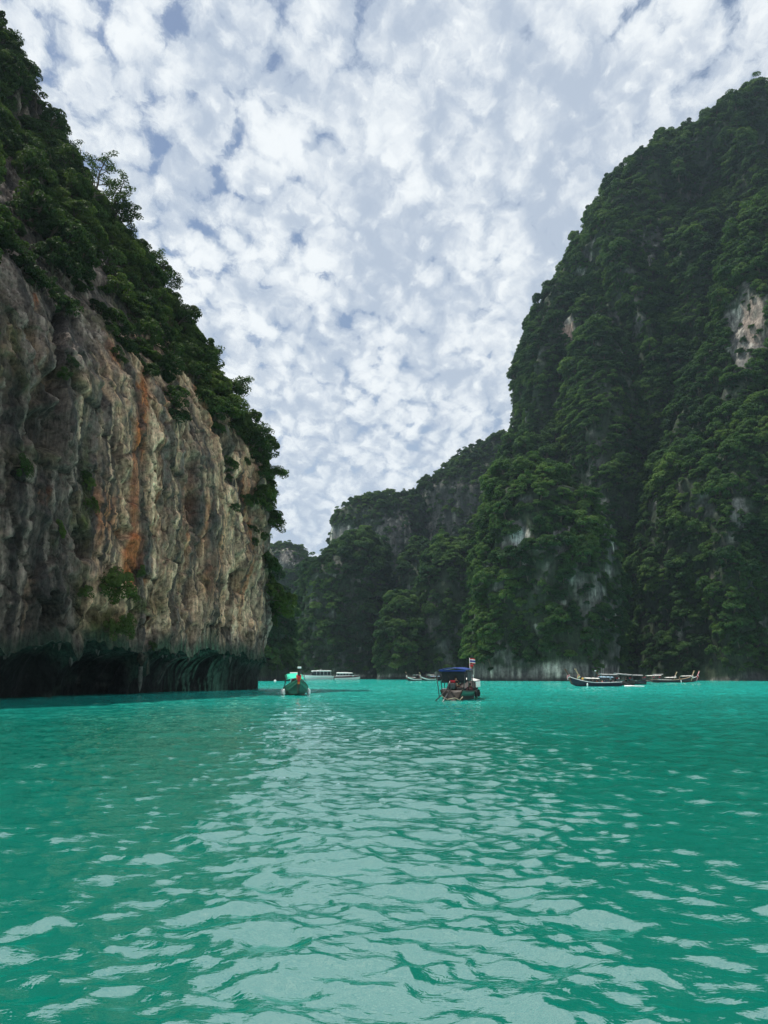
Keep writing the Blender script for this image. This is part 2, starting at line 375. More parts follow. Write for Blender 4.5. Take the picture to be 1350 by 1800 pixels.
    c = mixc(c, (0.72, 0.61, 0.46), np.clip(sstep(0.26, 0.55, st2 + 0.35 * st1 + 0.5 * st3) * (0.2 + panel), 0, 0.7))
    orange = np.maximum.reduce([blob(238, 985, 22, 50, 0.7), 0.9 * blob(250, 735, 10, 95, 0.9), 0.55 * blob(237, 860, 8, 90, 0.9), 0.8 * blob(80, 872, 14, 16), 0.6 * blob(375, 1015, 18, 40, 1.2), 0.75 * blob(66, 515, 7, 22), 0.5 * blob(330, 900, 14, 60, 1.3), 0.55 * blob(180, 905, 30, 45, 1.3)])
    orange = np.maximum(orange, 0.5 * sstep(0.18, 0.5, fbm(sw * 0.35, H * 0.05, 91.0, 3)) * panel)
    c = mixc(c, (0.46, 0.165, 0.055), np.clip(orange * (0.7 + 1.5 * st2), 0, 0.95))
    dark = sstep(0.05, 0.42, fbm(sw * 0.8, H * 0.045, 63.0, 4)) * (0.9 - 0.15 * panel)
    dark = np.maximum(dark, 0.65 * sstep(0.1, 0.4, fbm(Sx * 0.25, H * 0.2, 14.0, 4)) * (1 - 0.7 * panel))
    dark = np.maximum(dark, 0.7 * blob(425, 740, 9, 60, 1.0)); dark = np.maximum(dark, 0.55 * blob(445, 960, 14, 110, 1.2))
    dark = np.maximum(dark, 0.9 * sstep(0.10, 0.26, fbm(sw * 2.6, H * 0.06, 88.0, 3)) * sstep(-0.2, 0.3, fbm(sw * 0.3, H * 0.1, 19.0, 3)))
    c = mixc(c, (0.050, 0.052, 0.054), np.clip(dark, 0, 0.92))
    c = mixc(c, (0.36, 0.34, 0.31), np.clip(sstep(0.2, 0.5, fbm(sw * 1.2, H * 0.1, 44.0, 4)) * (1 - panel) * 0.8, 0, 1))
    green = np.maximum.reduce([blob(190, 1100, 45, 30, 1.2), 0.8 * blob(150, 900, 10, 120, 1.0), 0.7 * blob(140, 1060, 12, 60, 1.0), 0.5 * blob(60, 800, 60, 20, 1.4), 0.7 * blob(255, 1065, 40, 14, 1.0)])
    green = np.maximum(green, 0.55 * sstep(0.2, 0.5, fbm(Sx * 0.3, H * 0.3, 71.0, 4)) * (1 - 0.6 * panel))
    c = mixc(c, (0.075, 0.095, 0.030), np.clip(green * (0.7 + st3), 0, 0.9))
    crack = np.maximum(1 - sstep(0.0, 0.07, e1), 0.7 * (1 - sstep(0, 0.10, e2)) * sstep(-0.1, 0.3, st3))
    c = mixc(c, (0.05, 0.045, 0.04), np.clip(crack * 0.8, 0, 1))
    c = c * (1 + 0.22 * c2 + 0.12 * c3)[..., None]
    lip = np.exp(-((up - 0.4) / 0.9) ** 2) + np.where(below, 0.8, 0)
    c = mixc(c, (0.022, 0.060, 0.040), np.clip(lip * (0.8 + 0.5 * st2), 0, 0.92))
    notch_shade = np.where(below, sstep(0, 1, (hr[None] - H) / 1.2), 0) * (0.95 - 0.25 * sstep(0.25, 0.45, fbm(Sx * 0.7, H * 0.7, 23.0, 3)))
    c = mixc(c, (0.006, 0.008, 0.007), notch_shade)  # rock inside the notch painted black as shade under the overhang
    drape = np.exp(-((px - 350) / 45) ** 2) * np.where(below, 1, np.exp(-np.abs(up) / 1.5)) * sstep(-0.1, 0.25, np.sin(sw * 9 + H * 1.5) * 0.35 + st2)
    c = mixc(c, (0.12, 0.30, 0.20), np.clip(0.5 * drape, 0, 1))  # lighter green painted on so the hanging rock reads as lit
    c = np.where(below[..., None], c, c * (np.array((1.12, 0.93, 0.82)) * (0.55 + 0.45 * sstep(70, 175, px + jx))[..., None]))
    # ---- where plants grow
    yb = np.interp(px, [-500, -100, 0, 100, 200, 260, 330, 380, 420, 445, 460], [430, 455, 475, 490, 530, 585, 655, 740, 825, 870, 890])
    veg = 1 - sstep(-25, 25, (py - yb) + 95 * fbm(Sx * 0.22, H * 0.10, 41.0, 4))
    veg = np.maximum(veg, 0.3 * sstep(0.18, 0.40, fbm(Sx * 0.4, H * 0.25, 52.0, 3)) * (1 - sstep(60, 150, py - yb)))
    veg = np.maximum(veg, 0.28 * sstep(0.05, 0.3, fbm(Sx * 0.5, H * 0.3, 57.0, 3)) * sstep(446, 468, px) * (P[..., 1] < 118) * (1 - sstep(1090, 1140, py)))
    veg = np.where(P[..., 1] > 112, np.maximum(veg, 0.9 * sstep(31, 36, H)), veg)
    for cx, cy, rx, ry in ((15, 330, 26, 70), (70, 195, 34, 34), (108, 215, 18, 30), (40, 440, 30, 35), (150, 480, 45, 22)):
        veg = veg * (1 - 0.9 * blob(cx, cy, rx, ry))
    veg = veg * (0.12 + 0.88 * sstep(-0.28, -0.06, fbm(Sx * 0.16, H * 0.10, 97.0, 3))) * np.where(below, 0, 1)
    c = mixc(c, (0.035, 0.045, 0.018), np.clip(veg * 0.75 * sstep(-0.3, 0.2, st3), 0, 1))
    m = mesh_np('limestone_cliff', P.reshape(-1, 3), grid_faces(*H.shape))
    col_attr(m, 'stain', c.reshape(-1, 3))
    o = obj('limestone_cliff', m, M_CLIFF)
    tag(o, 'bare grey and tan limestone cliff with rust streaks and undercut sea notch on the left', kind='structure')
    # stalactites and a few broken blocks in the notch: parts of the cliff
    g2 = random.Random(4)
    i_lip = 47
    for px_, ln, rr in ((262, 2.2, 0.28), (190, 1.0, 0.2), (148, 1.3, 0.35), (405, 1.1, 0.3), (415, 1.6, 0.35), (362, 1.4, 0.45), (345, 1.7, 0.5), (320, 1.3, 0.4), (120, 1.4, 0.35), (430, 0.9, 0.25), (225, 0.7, 0.22), (80, 1.1, 0.3), (60, 0.8, 0.25), (30, 1.0, 0.3), (285, 0.7, 0.2), (300, 0.9, 0.25), (170, 0.6, 0.2)) + tuple((g2.uniform(2, 468), g2.uniform(0.3, 1.2), g2.uniform(0.08, 0.30)) for _ in range(60)):
        j = int(np.argmin(np.abs(s - s_of_px(px_)))); p0 = P[i_lip - 6, j] + np.array([*(-nrm[j] * 0.4), 0.5])
        Vs = []; nseg, nr = 9, 8
        for a in range(nseg):
            t_ = a / (nseg - 1); rad_ = rr * (1 - t_) ** 0.6 * (1 + 0.25 * math.sin(5 * t_ + px_)) + 0.02
            for b_ in range(nr):
                an = b_ / nr * 2 * math.pi; Vs.append(p0 + np.array([rad_ * math.cos(an) * (1 + 0.3 * math.sin(3 * an + px_)), rad_ * math.sin(an), -t_ * (ln + 0.4) + 0.5]))
        sm = smooth(mesh_np('stalactite', Vs, grid_faces(nseg, nr, True))); cc_ = np.tile(np.array([[0.11, 0.12, 0.10]]), (len(Vs), 1)); col_attr(sm, 'stain', cc_)
        obj('stalactite', sm, M_CLIFF, o)
    return o, P, N, veg, px, py, H
CL, CLP, CLN, CLVEG, CLPX, CLPY, CLH = build_left_cliff()

# ------------------------------------------------------------------ forested hills
HILLS = {}
def hill(name, label, keys, amp, seed, rocks=(), n=2.5, base_rock=0.0, bare=(), nz=130, na=240):
    """karst hill: horizontal sections (y_px, xl, xr, Yc, half depth) lofted upwards, closed at the top"""
    Z, XL, XR, YC, BD = [], [], [], [], []
    for yp, xl, xr, yc, b in keys:
        L, R_ = at(xl, yp, yc), at(xr, yp, yc); Z.append(L[2]); XL.append(L[0]); XR.append(R_[0]); YC.append(yc); BD.append(b)
    XL = [v + 3.0 for v in XL]; XR = [v - 3.0 for v in XR]; Z = [v - 3.5 for v in Z]; Z[0] = -3.0
    ztop = Z[-1] + 0.25 * (Z[-1] - Z[-2]); Z.append(ztop); mid = (XL[-1] + XR[-1]) / 2; XL.append(mid - 0.05); XR.append(mid + 0.05); YC.append(YC[-1]); BD.append(0.05)
    z = np.concatenate([np.linspace(Z[0], Z[-2], nz - 14), Z[-2] + (ztop - Z[-2]) * np.sin(np.linspace(0.08, math.pi / 2, 14))])
    f = lambda A: np.interp(z, Z, A)
    # round the last cap
    xl, xr, yc, bd = f(XL), f(XR), f(YC), f(BD)
    k = np.clip((z - Z[-2]) / (ztop - Z[-2]), 0, 1); cap = np.sqrt(1 - k * k); cap_lin = 1 - k
    fix = np.where(k > 0, cap / np.maximum(cap_lin, 0.02), 1.0); cx = (xl + xr) / 2; hw = (xr - xl) / 2 * np.minimum(fix, 12); bd = bd * np.minimum(fix, 12)
    th = np.linspace(0, 2 * math.pi, na, endpoint=False)
    ct, st = np.cos(th), np.sin(th); rr = (np.abs(ct) ** n + np.abs(st) ** n) ** (-1 / n)
    X = cx[:, None] + hw[:, None] * (ct * rr)[None]; Y = yc[:, None] + bd[:, None] * (st * rr)[None]
    P = np.stack([X, Y, np.broadcast_to(z[:, None], X.shape)], -1)
    Pw = np.concatenate([P[:, -1:], P, P[:, :1]], 1); N = grid_normals(Pw)[:, 1:-1]
    x_, y_, z_ = P[..., 0], P[..., 1], P[..., 2]
    q = seed * 3.17
    d = amp * (1.15 * (1 - 2 * np.abs(fbm(x_ / 42 + q, y_ / 42, z_ / 150, 3))) - 0.75) + amp * 0.45 * fbm(x_ / 16 + q, y_ / 16, z_ / 34, 4) + amp * 0.25 * fbm(x_ / 6, y_ / 6, z_ / 8 + q, 3)
    fade = sstep(0, 12, ztop - z_) * 0.8 + 0.2
    # keep the outline: less relief where the surface turns edge-on
    edge = 0.35 + 0.65 * np.abs(N[..., 1]); P = P + N * (d * fade * edge)[..., None]
    Pw = np.concatenate([P[:, -1:], P, P[:, :1]], 1); N = grid_normals(Pw)[:, 1:-1]
    px, py = project(P)
    s1 = fbm(x_ * 0.25, y_ * 0.25, z_ * 0.03, 4); s2 = fbm(x_ * 0.12, y_ * 0.12, z_ * 0.12 + q, 4)
    rock = np.zeros(px.shape)
    for cx_, cy_, rx, ry, st_ in rocks:
        dd = np.hypot((px - cx_) / rx, (py - cy_) / ry) + 0.8 * s2 + 0.6 * s1 + 0.5 * fbm(x_ * 0.3, y_ * 0.3, z_ * 0.2, 3); rock = np.maximum(rock, st_ * (1 - sstep(0.85, 1.0, dd)))
    if base_rock: rock = np.maximum(rock, (1 - sstep(base_rock * 0.75, base_rock * 1.2, z_ + 3 * s2)))
    steep = 1 - sstep(0.05, 0.4, N[..., 2])
    rock = np.maximum(rock, 0.85 * sstep(0.20, 0.5, s2 + 0.25 * s1) * steep)
    c = np.empty(P.shape); c[:] = (0.020, 0.032, 0.016)
    rc = np.empty(P.shape); rc[:] = (0.12, 0.112, 0.102)
    rc = mixc(rc, (0.05, 0.05, 0.048), sstep(-0.15, 0.3, s1)); rc = mixc(rc, (0.42, 0.39, 0.34), sstep(0.2, 0.5, fbm(x_ * 0.5, y_ * 0.5, z_ * 0.05 + 9, 3)) * 0.8)
    for cx_, cy_, rx, ry, col in bare: rc = mixc(rc, col, 0.8 * (1 - sstep(0.6, 1.2, np.hypot((px - cx_) / rx, (py - cy_) / ry) + 0.5 * s2)))
    c = c + (rc - c) * np.clip(rock, 0, 1)[..., None]
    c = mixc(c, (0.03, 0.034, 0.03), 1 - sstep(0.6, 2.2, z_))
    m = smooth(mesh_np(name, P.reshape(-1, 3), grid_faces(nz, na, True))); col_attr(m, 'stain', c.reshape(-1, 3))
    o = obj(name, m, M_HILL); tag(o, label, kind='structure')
    HILLS[label] = (P, N, rock, name)
    return o
hill('mountain', 'towering forested karst mountain filling the right side',
     [(1197, 925, 1950, 472, 118), (900, 898, 1940, 472, 108), (760, 899, 1930, 472, 100), (650, 903, 1900, 472, 92), (580, 925, 1880, 473, 86), (520, 953, 1860, 474, 80), (460, 982, 1840, 475, 75), (430, 1012, 1820, 477, 70), (345, 1060, 1780, 479, 60), (300, 1103, 1750, 480, 52), (250, 1183, 1700, 481, 45), (216, 1250, 1650, 482, 36), (158, 1350, 1560, 482, 24)],
     19, 1, rocks=((1000, 590, 22, 32, 1), (1150, 430, 30, 40, 0.6), (985, 700, 16, 60, 0.7), (1090, 790, 45, 12, 0.8)), bare=((1000, 585, 14, 16, (0.45, 0.30, 0.24)),), nz=230, na=420)
hill('ridge', 'steep green buttress ridge descending at the right edge',
     [(1197, 1075, 1750, 365, 72), (1000, 1085, 1700, 365, 66), (850, 1130, 1650, 366, 60), (720, 1180, 1600, 367, 52), (600, 1232, 1560, 369, 45), (500, 1247, 1530, 371, 38), (430, 1270, 1500, 373, 30), (360, 1330, 1465, 375, 18)],
     12, 2, rocks=((1315, 590, 36, 75, 1), (1297, 900, 14, 40, 1), (1240, 890, 20, 30, 0.6)), bare=((1325, 560, 22, 45, (0.22, 0.17, 0.14)),), base_rock=2.0, nz=190, na=300)
hill('buttress', 'forested rib low on the mountain above the shaded gully',
     [(1195, 985, 1190, 405, 45), (1000, 990, 1180, 406, 42), (800, 985, 1160, 408, 36), (680, 990, 1130, 410, 30), (610, 1005, 1090, 412, 20), (570, 1030, 1065, 413, 8)],
     10, 3, rocks=((1000, 600, 18, 30, 1),), nz=130, na=200)
hill('spur', 'rounded forested spur with white rock patches behind the long boat',
     [(1197, 817, 1085, 326, 40), (1090, 818, 1090, 326, 38), (1000, 826, 1086, 327, 36), (920, 838, 1068, 328, 32), (870, 852, 1035, 329, 26), (835, 868, 985, 330, 16)],
     6, 4, rocks=((908, 955, 20, 40, 1.0), (985, 955, 32, 30, 0.8), (1000, 1005, 18, 30, 0.7)), base_rock=6.0, bare=((908, 945, 14, 20, (0.5, 0.5, 0.48)), (975, 940, 15, 18, (0.36, 0.35, 0.34))), nz=150, na=260)
hill('shoulder', 'forested shoulder linking the rounded spur to the mountain',
     [(1194, 835, 1010, 425, 36), (900, 838, 1005, 425, 34), (840, 852, 995, 426, 30), (795, 882, 985, 427, 22), (775, 898, 960, 428, 12)], 6, 5, nz=110, na=180)
hill('knoll', 'forested knoll left of the rounded spur',
     [(1194, 704, 860, 446, 38), (1100, 710, 858, 446, 36), (1050, 722, 855, 446, 33), (990, 747, 845, 447, 26), (955, 768, 830, 448, 14)], 5, 6, rocks=((760, 1100, 20, 20, 0.5),), base_rock=2.5, nz=100, na=160)
hill('small_spur', 'small pointed forested spur above the far speedboats',
     [(1194, 650, 760, 428, 22), (1120, 660, 750, 428, 20), (1070, 676, 732, 429, 13), (1050, 689, 716, 429, 6)], 3, 7, base_rock=2.0, nz=70, na=120)
hill('back_knoll', 'dark forested hump between the centre hill and the knoll',
     [(1193, 678, 800, 500, 30), (1010, 690, 795, 500, 27), (970, 713, 780, 501, 18), (955, 728, 760, 501, 8)], 5, 8, nz=80, na=130)
hill('centre_hill', 'domed forested hill at the end of the lagoon',
     [(1193, 512, 700, 508, 42), (1080, 518, 697, 508, 40), (1010, 528, 690, 508, 36), (980, 560, 684, 509, 28), (955, 600, 668, 510, 18), (942, 618, 655, 510, 10)], 6, 9, rocks=((585, 1000, 16, 14, 0.6),), base_rock=2.0, nz=110, na=180)
hill('back_cliff', 'grey topped cliff behind the domed centre hill',
     [(1192, 555, 770, 640, 60), (960, 571, 765, 640, 55), (930, 574, 762, 640, 50), (905, 583, 758, 640, 44), (888, 602, 752, 641, 34), (872, 655, 742, 642, 20)], 6, 10, rocks=((600, 940, 40, 14, 1.0), (690, 940, 40, 40, 0.7)), nz=120, na=200)
hill('back_ridge', 'long dark ridge rising behind to the mountain',
     [(1192, 700, 1080, 650, 70), (870, 719, 1075, 650, 60), (850, 738, 1070, 650, 55), (828, 768, 1060, 651, 48), (800, 794, 1050, 652, 40), (780, 835, 1030, 653, 28), (770, 878, 1010, 654, 14)], 6, 11, rocks=((735, 925, 14, 40, 1.2), (800, 890, 60, 45, 0.55), (860, 850, 40, 30, 0.5), (770, 880, 24, 40, 0.55)), bare=((722, 935, 10, 24, (0.42, 0.31, 0.25)),), nz=130, na=220)
hill('far_hill', 'small distant flat topped hill beside the left cliff',
     [(1191, 430, 590, 760, 60), (1000, 452, 556, 760, 52), (985, 458, 550, 760, 46), (968, 464, 543, 761, 36), (960, 478, 535, 761, 20)], 5, 12, rocks=((500, 985, 50, 18, 0.8),), nz=90, na=150)
hill('side_slope', 'leafy slope half hidden behind the left cliff',
     [(1194, 330, 514, 330, 40), (1090, 340, 516, 330, 36), (1040, 350, 500, 331, 28), (1008, 370, 482, 331, 16)], 4, 13, nz=90, na=150)

# ------------------------------------------------------------------ plants: shared crowns and trunks
def leaves(cent, rad3, n, size, g, up=0.5, flat=0.55):
    """n leaf-sized quads spread on and in an ellipsoid clump"""
    v = g.standard_normal((n, 3)); v /= np.linalg.norm(v, axis=1, keepdims=True)
    v[:, 2] = np.where(g.random(n) < up, np.abs(v[:, 2]), v[:, 2])
    r = g.random(n) ** 0.33 * 0.55 + 0.5
    p = cent + v * r[:, None] * rad3
    nn = v * 0.7 + np.array([0, 0, flat]) + g.standard_normal((n, 3)) * 0.5; nn /= np.linalg.norm(nn, axis=1, keepdims=True)
    a = np.cross(nn, g.standard_normal((n, 3))); a /= np.linalg.norm(a, axis=1, keepdims=True); b = np.cross(nn, a)
    s = size * (0.6 + 0.8 * g.random(n))[:, None]
    droop = nn * s * 0.25
    return np.stack([p - a * s, p - b * s * 0.5 + droop, p + a * s, p + b * s * 0.5 + droop], 1).reshape(-1, 3)
def tube_pts(path, radii, nr=6):
    path = np.array(path, float); V = []
    for i, p in enumerate(path):
        t = path[min(i + 1, len(path) - 1)] - path[max(i - 1, 0)]; t /= np.linalg.norm(t) + 1e-9
        a = np.cross(t, (0.3, 0.9, 0.2)); a /= np.linalg.norm(a) + 1e-9; b = np.cross(t, a)
        for k in range(nr):
            an = 2 * math.pi * k / nr; V.append(p + radii[i] * (math.cos(an) * a + math.sin(an) * b))
    return np.array(V), grid_faces(len(path), nr, True)
def join(parts):
    V, F, o = [], [], 0
    for v, f in parts: V.append(v); F.append(f + o); o += len(v)
    return np.concatenate(V), np.concatenate(F)
def make_tree(seed, R, Ht, nblob, nleaf, lsize, flat=0.5, spread=1.0, mat=M_LEAF):
    """tapered trunk with limbs + crown of leaf clumps. base at origin, height Ht, crown radius R"""
    g = np.random.default_rng(seed); tb = []
    lean = g.normal(0, 0.12, 2) * R
    trunk = [(0, 0, -0.9), (lean[0] * 0.3, lean[1] * 0.3, Ht * 0.3), (lean[0] * 0.7, lean[1] * 0.7, Ht * 0.6), (lean[0], lean[1], Ht * 0.85)]
    r0 = 0.045 * Ht
    tb.append(tube_pts(trunk, [r0 * 1.3, r0, r0 * 0.75, r0 * 0.35]))
    L = []
    for i in range(nblob):
        a = i * 2.39996 + g.random() * 0.6; q = math.sqrt((i + 0.4) / nblob) * spread
        hgt = Ht * (0.92 - 0.42 * q * q + 0.10 * g.normal())
        cpt = np.array([math.cos(a) * q * R * 0.8 + lean[0], math.sin(a) * q * R * 0.8 + lean[1], hgt])
        br = R * (0.20 + 0.24 * g.random())
        L.append(leaves(cpt, np.array([br, br, br * flat]), nleaf, lsize, g))
        st_ = np.array(trunk[1 + (i % 3)]); md = (st_ + cpt) / 2 + g.normal(0, 0.06, 3) * R
        tb.append(tube_pts([st_, md, cpt], [r0 * 0.5, r0 * 0.32, r0 * 0.1], 5))
    lv = np.concatenate(L); lf = np.arange(len(lv)).reshape(-1, 4)
    cm = mesh_np('crown', lv, lf); cm.materials.append(mat)
    tv, tf = join(tb); tm = smooth(mesh_np('trunk', tv, tf)); tm.materials.append(M_BARK)
    return cm, tm
TREES = [make_tree(100 + i, 3.6, 5.2, 12 + i % 4, 150, 0.34, (0.42, 0.6, 0.8)[i % 3], (1.0, 0.85, 1.1)[i % 3]) for i in range(8)]
BUSHES = [make_tree(200 + i, 1.55, 2.3, 9 + i % 3, 130, 0.125, 0.65, mat=M_BUSH) for i in range(6)]
VINE = [make_tree(300 + i, 1.7, 1.1, 10, 110, 0.14, 0.5, 1.15, mat=M_BUSH) for i in range(3)]

def orient(n, up, rz, lean):
    z = Vector(up).lerp(Vector(n), lean).normalized()
    q = z.to_track_quat('Z', 'Y') @ Matrix.Rotation(rz, 3, 'Z').to_quaternion()
    return q
def scatter(P, N, dens, g, wrap, spacing_area):
    """pick surface points by area; returns positions and normals"""
    if wrap: P = np.concatenate([P, P[:, :1]], 1); N = np.concatenate([N, N[:, :1]], 1); dens = np.concatenate([dens, dens[:, :1]], 1)
    a = np.linalg.norm(np.cross(P[1:, :-1] - P[:-1, :-1], P[:-1, 1:] - P[:-1, :-1]), axis=-1)
    wgt = a * dens[:-1, :-1] / spacing_area
    cnt = np.floor(wgt + g.random(wgt.shape)).astype(int)
    i, j = np.nonzero(cnt > 0); rep = cnt[i, j]; i = np.repeat(i, rep); j = np.repeat(j, rep)
    u, v = g.random(len(i))[:, None], g.random(len(i))[:, None]
    p = (P[i, j] * (1-u) + P[i, j+1] * u) * (1-v) + (P[i+1, j] * (1-u) + P[i+1, j+1] * u) * v
    return p, N[i, j]

# geometry-node scatter for woods that read as one mass
def instancer():
    ng = bpy.data.node_groups.new('scatter_plants', 'GeometryNodeTree')
    ng.interface.new_socket('Geometry', in_out='INPUT', socket_type='NodeSocketGeometry')
    ci = ng.interface.new_socket('Collection', in_out='INPUT', socket_type='NodeSocketCollection')
    ng.interface.new_socket('Geometry', in_out='OUTPUT', socket_type='NodeSocketGeometry')
    N_ = ng.nodes; gi = N_.new('NodeGroupInput'); go = N_.new('NodeGroupOutput')
    col = N_.new('GeometryNodeCollectionInfo'); col.inputs['Separate Children'].default_value = True; col.inputs['Reset Children'].default_value = True
    iop = N_.new('GeometryNodeInstanceOnPoints'); iop.inputs['Pick Instance'].default_value = True
    def attr(nm, dt):
        a = N_.new('GeometryNodeInputNamedAttribute'); a.data_type = dt; a.inputs['Name'].default_value = nm; return a.outputs['Attribute']
    l = ng.links
    l.new(gi.outputs[0], iop.inputs['Points']); l.new(gi.outputs[1], col.inputs[0]); l.new(col.outputs[0], iop.inputs['Instance'])
    l.new(attr('idx', 'INT'), iop.inputs['Instance Index']); l.new(attr('scl', 'FLOAT_VECTOR'), iop.inputs['Scale'])
    e = N_.new('FunctionNodeEulerToRotation'); l.new(attr('rot', 'FLOAT_VECTOR'), e.inputs[0]); l.new(e.outputs[0], iop.inputs['Rotation'])
    l.new(iop.outputs[0], go.inputs[0])
    return ng, ci.identifier
NG, NG_ID = instancer()
def proto_collection(name, variants):
    cl = bpy.data.collections.new(name)
    for k, (cm, tm) in enumerate(variants):
        tv = np.empty(len(tm.vertices) * 3, np.float32); tm.vertices.foreach_get('co', tv); cv = np.empty(len(cm.vertices) * 3, np.float32); cm.vertices.foreach_get('co', cv)
        tf = np.empty(len(tm.polygons) * 4, np.int32); tm.loops.foreach_get('vertex_index', tf); cf = np.empty(len(cm.polygons) * 4, np.int32); cm.loops.foreach_get('vertex_index', cf)
        V, F = join([(cv.reshape(-1, 3), cf.reshape(-1, 4)), (tv.reshape(-1, 3), tf.reshape(-1, 4))])
        m = mesh_np('plant', V, F); m.materials.append(cm.materials[0]); m.materials.append(M_BARK)
        mi = np.zeros(len(F), np.int32); mi[len(cf) // 4:] = 1; m.polygons.foreach_set('material_index', mi)
        cl.objects.link(bpy.data.objects.new('%s_%02d' % (name, k), m))
    return cl
def stuff_plants(name, label, coll, pos, rots, scl, idx):
    m = bpy.data.meshes.new(name); m.vertices.add(len(pos)); m.vertices.foreach_set('co', np.asarray(pos, np.float32).ravel())
    for nm, ty, key, dat in (('rot', 'FLOAT_VECTOR', 'vector', rots), ('scl', 'FLOAT_VECTOR', 'vector', scl), ('idx', 'INT', 'value', idx)):
        a = m.attributes.new(nm, ty, 'POINT'); a.data.foreach_set(key, np.asarray(dat, np.int32 if ty == 'INT' else np.float32).ravel())
    o = obj(name, m); md = o.modifiers.new('scatter', 'NODES'); md.node_group = NG; md[NG_ID] = coll
    tag(o, label, kind='stuff'); return o
def place_plant(kind, variant, pos, quat, scl, label, cat, group):
    cm, tm = variant
    e = empty(kind, pos); e.rotation_mode = 'QUATERNION'; e.rotation_quaternion = quat; e.scale = scl
    obj('crown', cm, None, e); obj('trunk', tm, None, e); tag(e, label, cat, group); return e

TREE_COLL, BUSH_COLL = proto_collection('tree_forms', TREES), proto_collection('bush_forms', BUSHES + VINE)

# forest on the hills: every tree placed; the 300 that show largest are things, the rest of each hill is one wood
def grow_forest():
    g = np.random.default_rng(21); rec = []
    for label, (P, N, rock, name) in HILLS.items():
        far = P[..., 1].mean() > 480
        front = sstep(-0.25, 0.1, -(N * (P - np.array((0, 0, CAMH))) / np.linalg.norm(P - np.array((0, 0, CAMH)), axis=-1, keepdims=True)).sum(-1))
        px, py = project(P)
        seen = ((px > -120) & (px < 1480) & (py > -150)).astype(float)
        dens = front * seen * (1 - 0.86 * np.clip(rock, 0, 1)) * (P[..., 2] > 2.5)
        p, n = scatter(P, N, dens, g, True, 8.5 if not far else 10.0)
        k = len(p)
        sc = (0.40 + 1.05 * g.random(k) ** 3.2) * np.where(n[:, 2] > 0.35, 1.1, 0.85) * (0.85 + 0.3 * (vnoise(p[:, 0] * 0.07, p[:, 1] * 0.07, p[:, 2] * 0.07) + 0.5))
        sc = np.clip(sc, 0.34, 1.7) * (0.75 if P[..., 1].mean() > 580 else 1.0)
        for q in range(k):
            rec.append((label, name, p[q], n[q], sc[q]))
    # how large each shows
    pts = np.array([r[2] for r in rec]); sc = np.array([r[4] for r in rec]); size = sc / pts[:, 1]; px, py = project(pts)
    inside = (px > 5) & (px < 1345) & (py > 5) & (py < 1195)
    nearb = np.array([r[1] in ('spur', 'ridge', 'buttress', 'side_slope', 'mountain', 'small_spur', 'knoll', 'shoulder') for r in rec])
    order = np.argsort(-(size * inside * nearb)); pick = set(order[:300].tolist())
    names = {'spur': 'on the rounded spur', 'ridge': 'on the right edge ridge', 'buttress': 'above the shaded gully', 'mountain': 'on the tall mountain',
             'side_slope': 'behind the left cliff', 'small_spur': 'on the small pointed spur', 'knoll': 'on the centre right knoll', 'shoulder': 'on the shoulder ridge'}
    zrange = {}
    for nm in names:
        ii = [i for i in pick if rec[i][1] == nm]
        if ii:
            zz = [rec[i][2][2] for i in ii]; zrange[nm] = (min(zz), max(zz) + 0.1, float(np.median(px[ii])), float(np.median(sc[ii])))
    byhill = {}
    for i, (label, name, p, n, s_) in enumerate(rec):
        rz = g.random() * 6.283; q = orient(n, (0, 0, 1), rz, 0.30)
        pos = p - n * 0.25
        scv = (s_ * (0.9 + 0.25 * g.random()), s_ * (0.9 + 0.25 * g.random()), s_ * (0.75 + 0.45 * g.random()))
        vi = int(g.integers(len(TREES)))
        if i in pick:
            zs = zrange[name]; zf = (p[2] - zs[0]) / (zs[1] - zs[0]); xf = px[i] > zs[2]
            lv = ('low down near the water', 'halfway up', 'high up near the top')[min(2, int(zf * 3))]; sz = 'broad leafy tree' if s_ > zs[3] else 'small leafy tree'
            sd_ = 'right part' if xf else 'left part'
            lab = '%s %s, %s, %s' % (sz, names[name], lv, sd_); gr = '%ss on the %s, %s, %s' % (sz, name.replace('_', ' '), lv, sd_)
            place_plant('forest_tree', TREES[vi], pos, q, scv, lab, 'tree', gr)
        else:
            b = byhill.setdefault(label, ([], [], [], [])); b[0].append(pos); b[1].append(tuple(q.to_euler())); b[2].append(scv); b[3].append(vi)
    for label, b in byhill.items():
        stuff_plants('woodland', 'dense green woodland covering the ' + label, TREE_COLL, *b)
    print('forest', len(rec))
grow_forest()

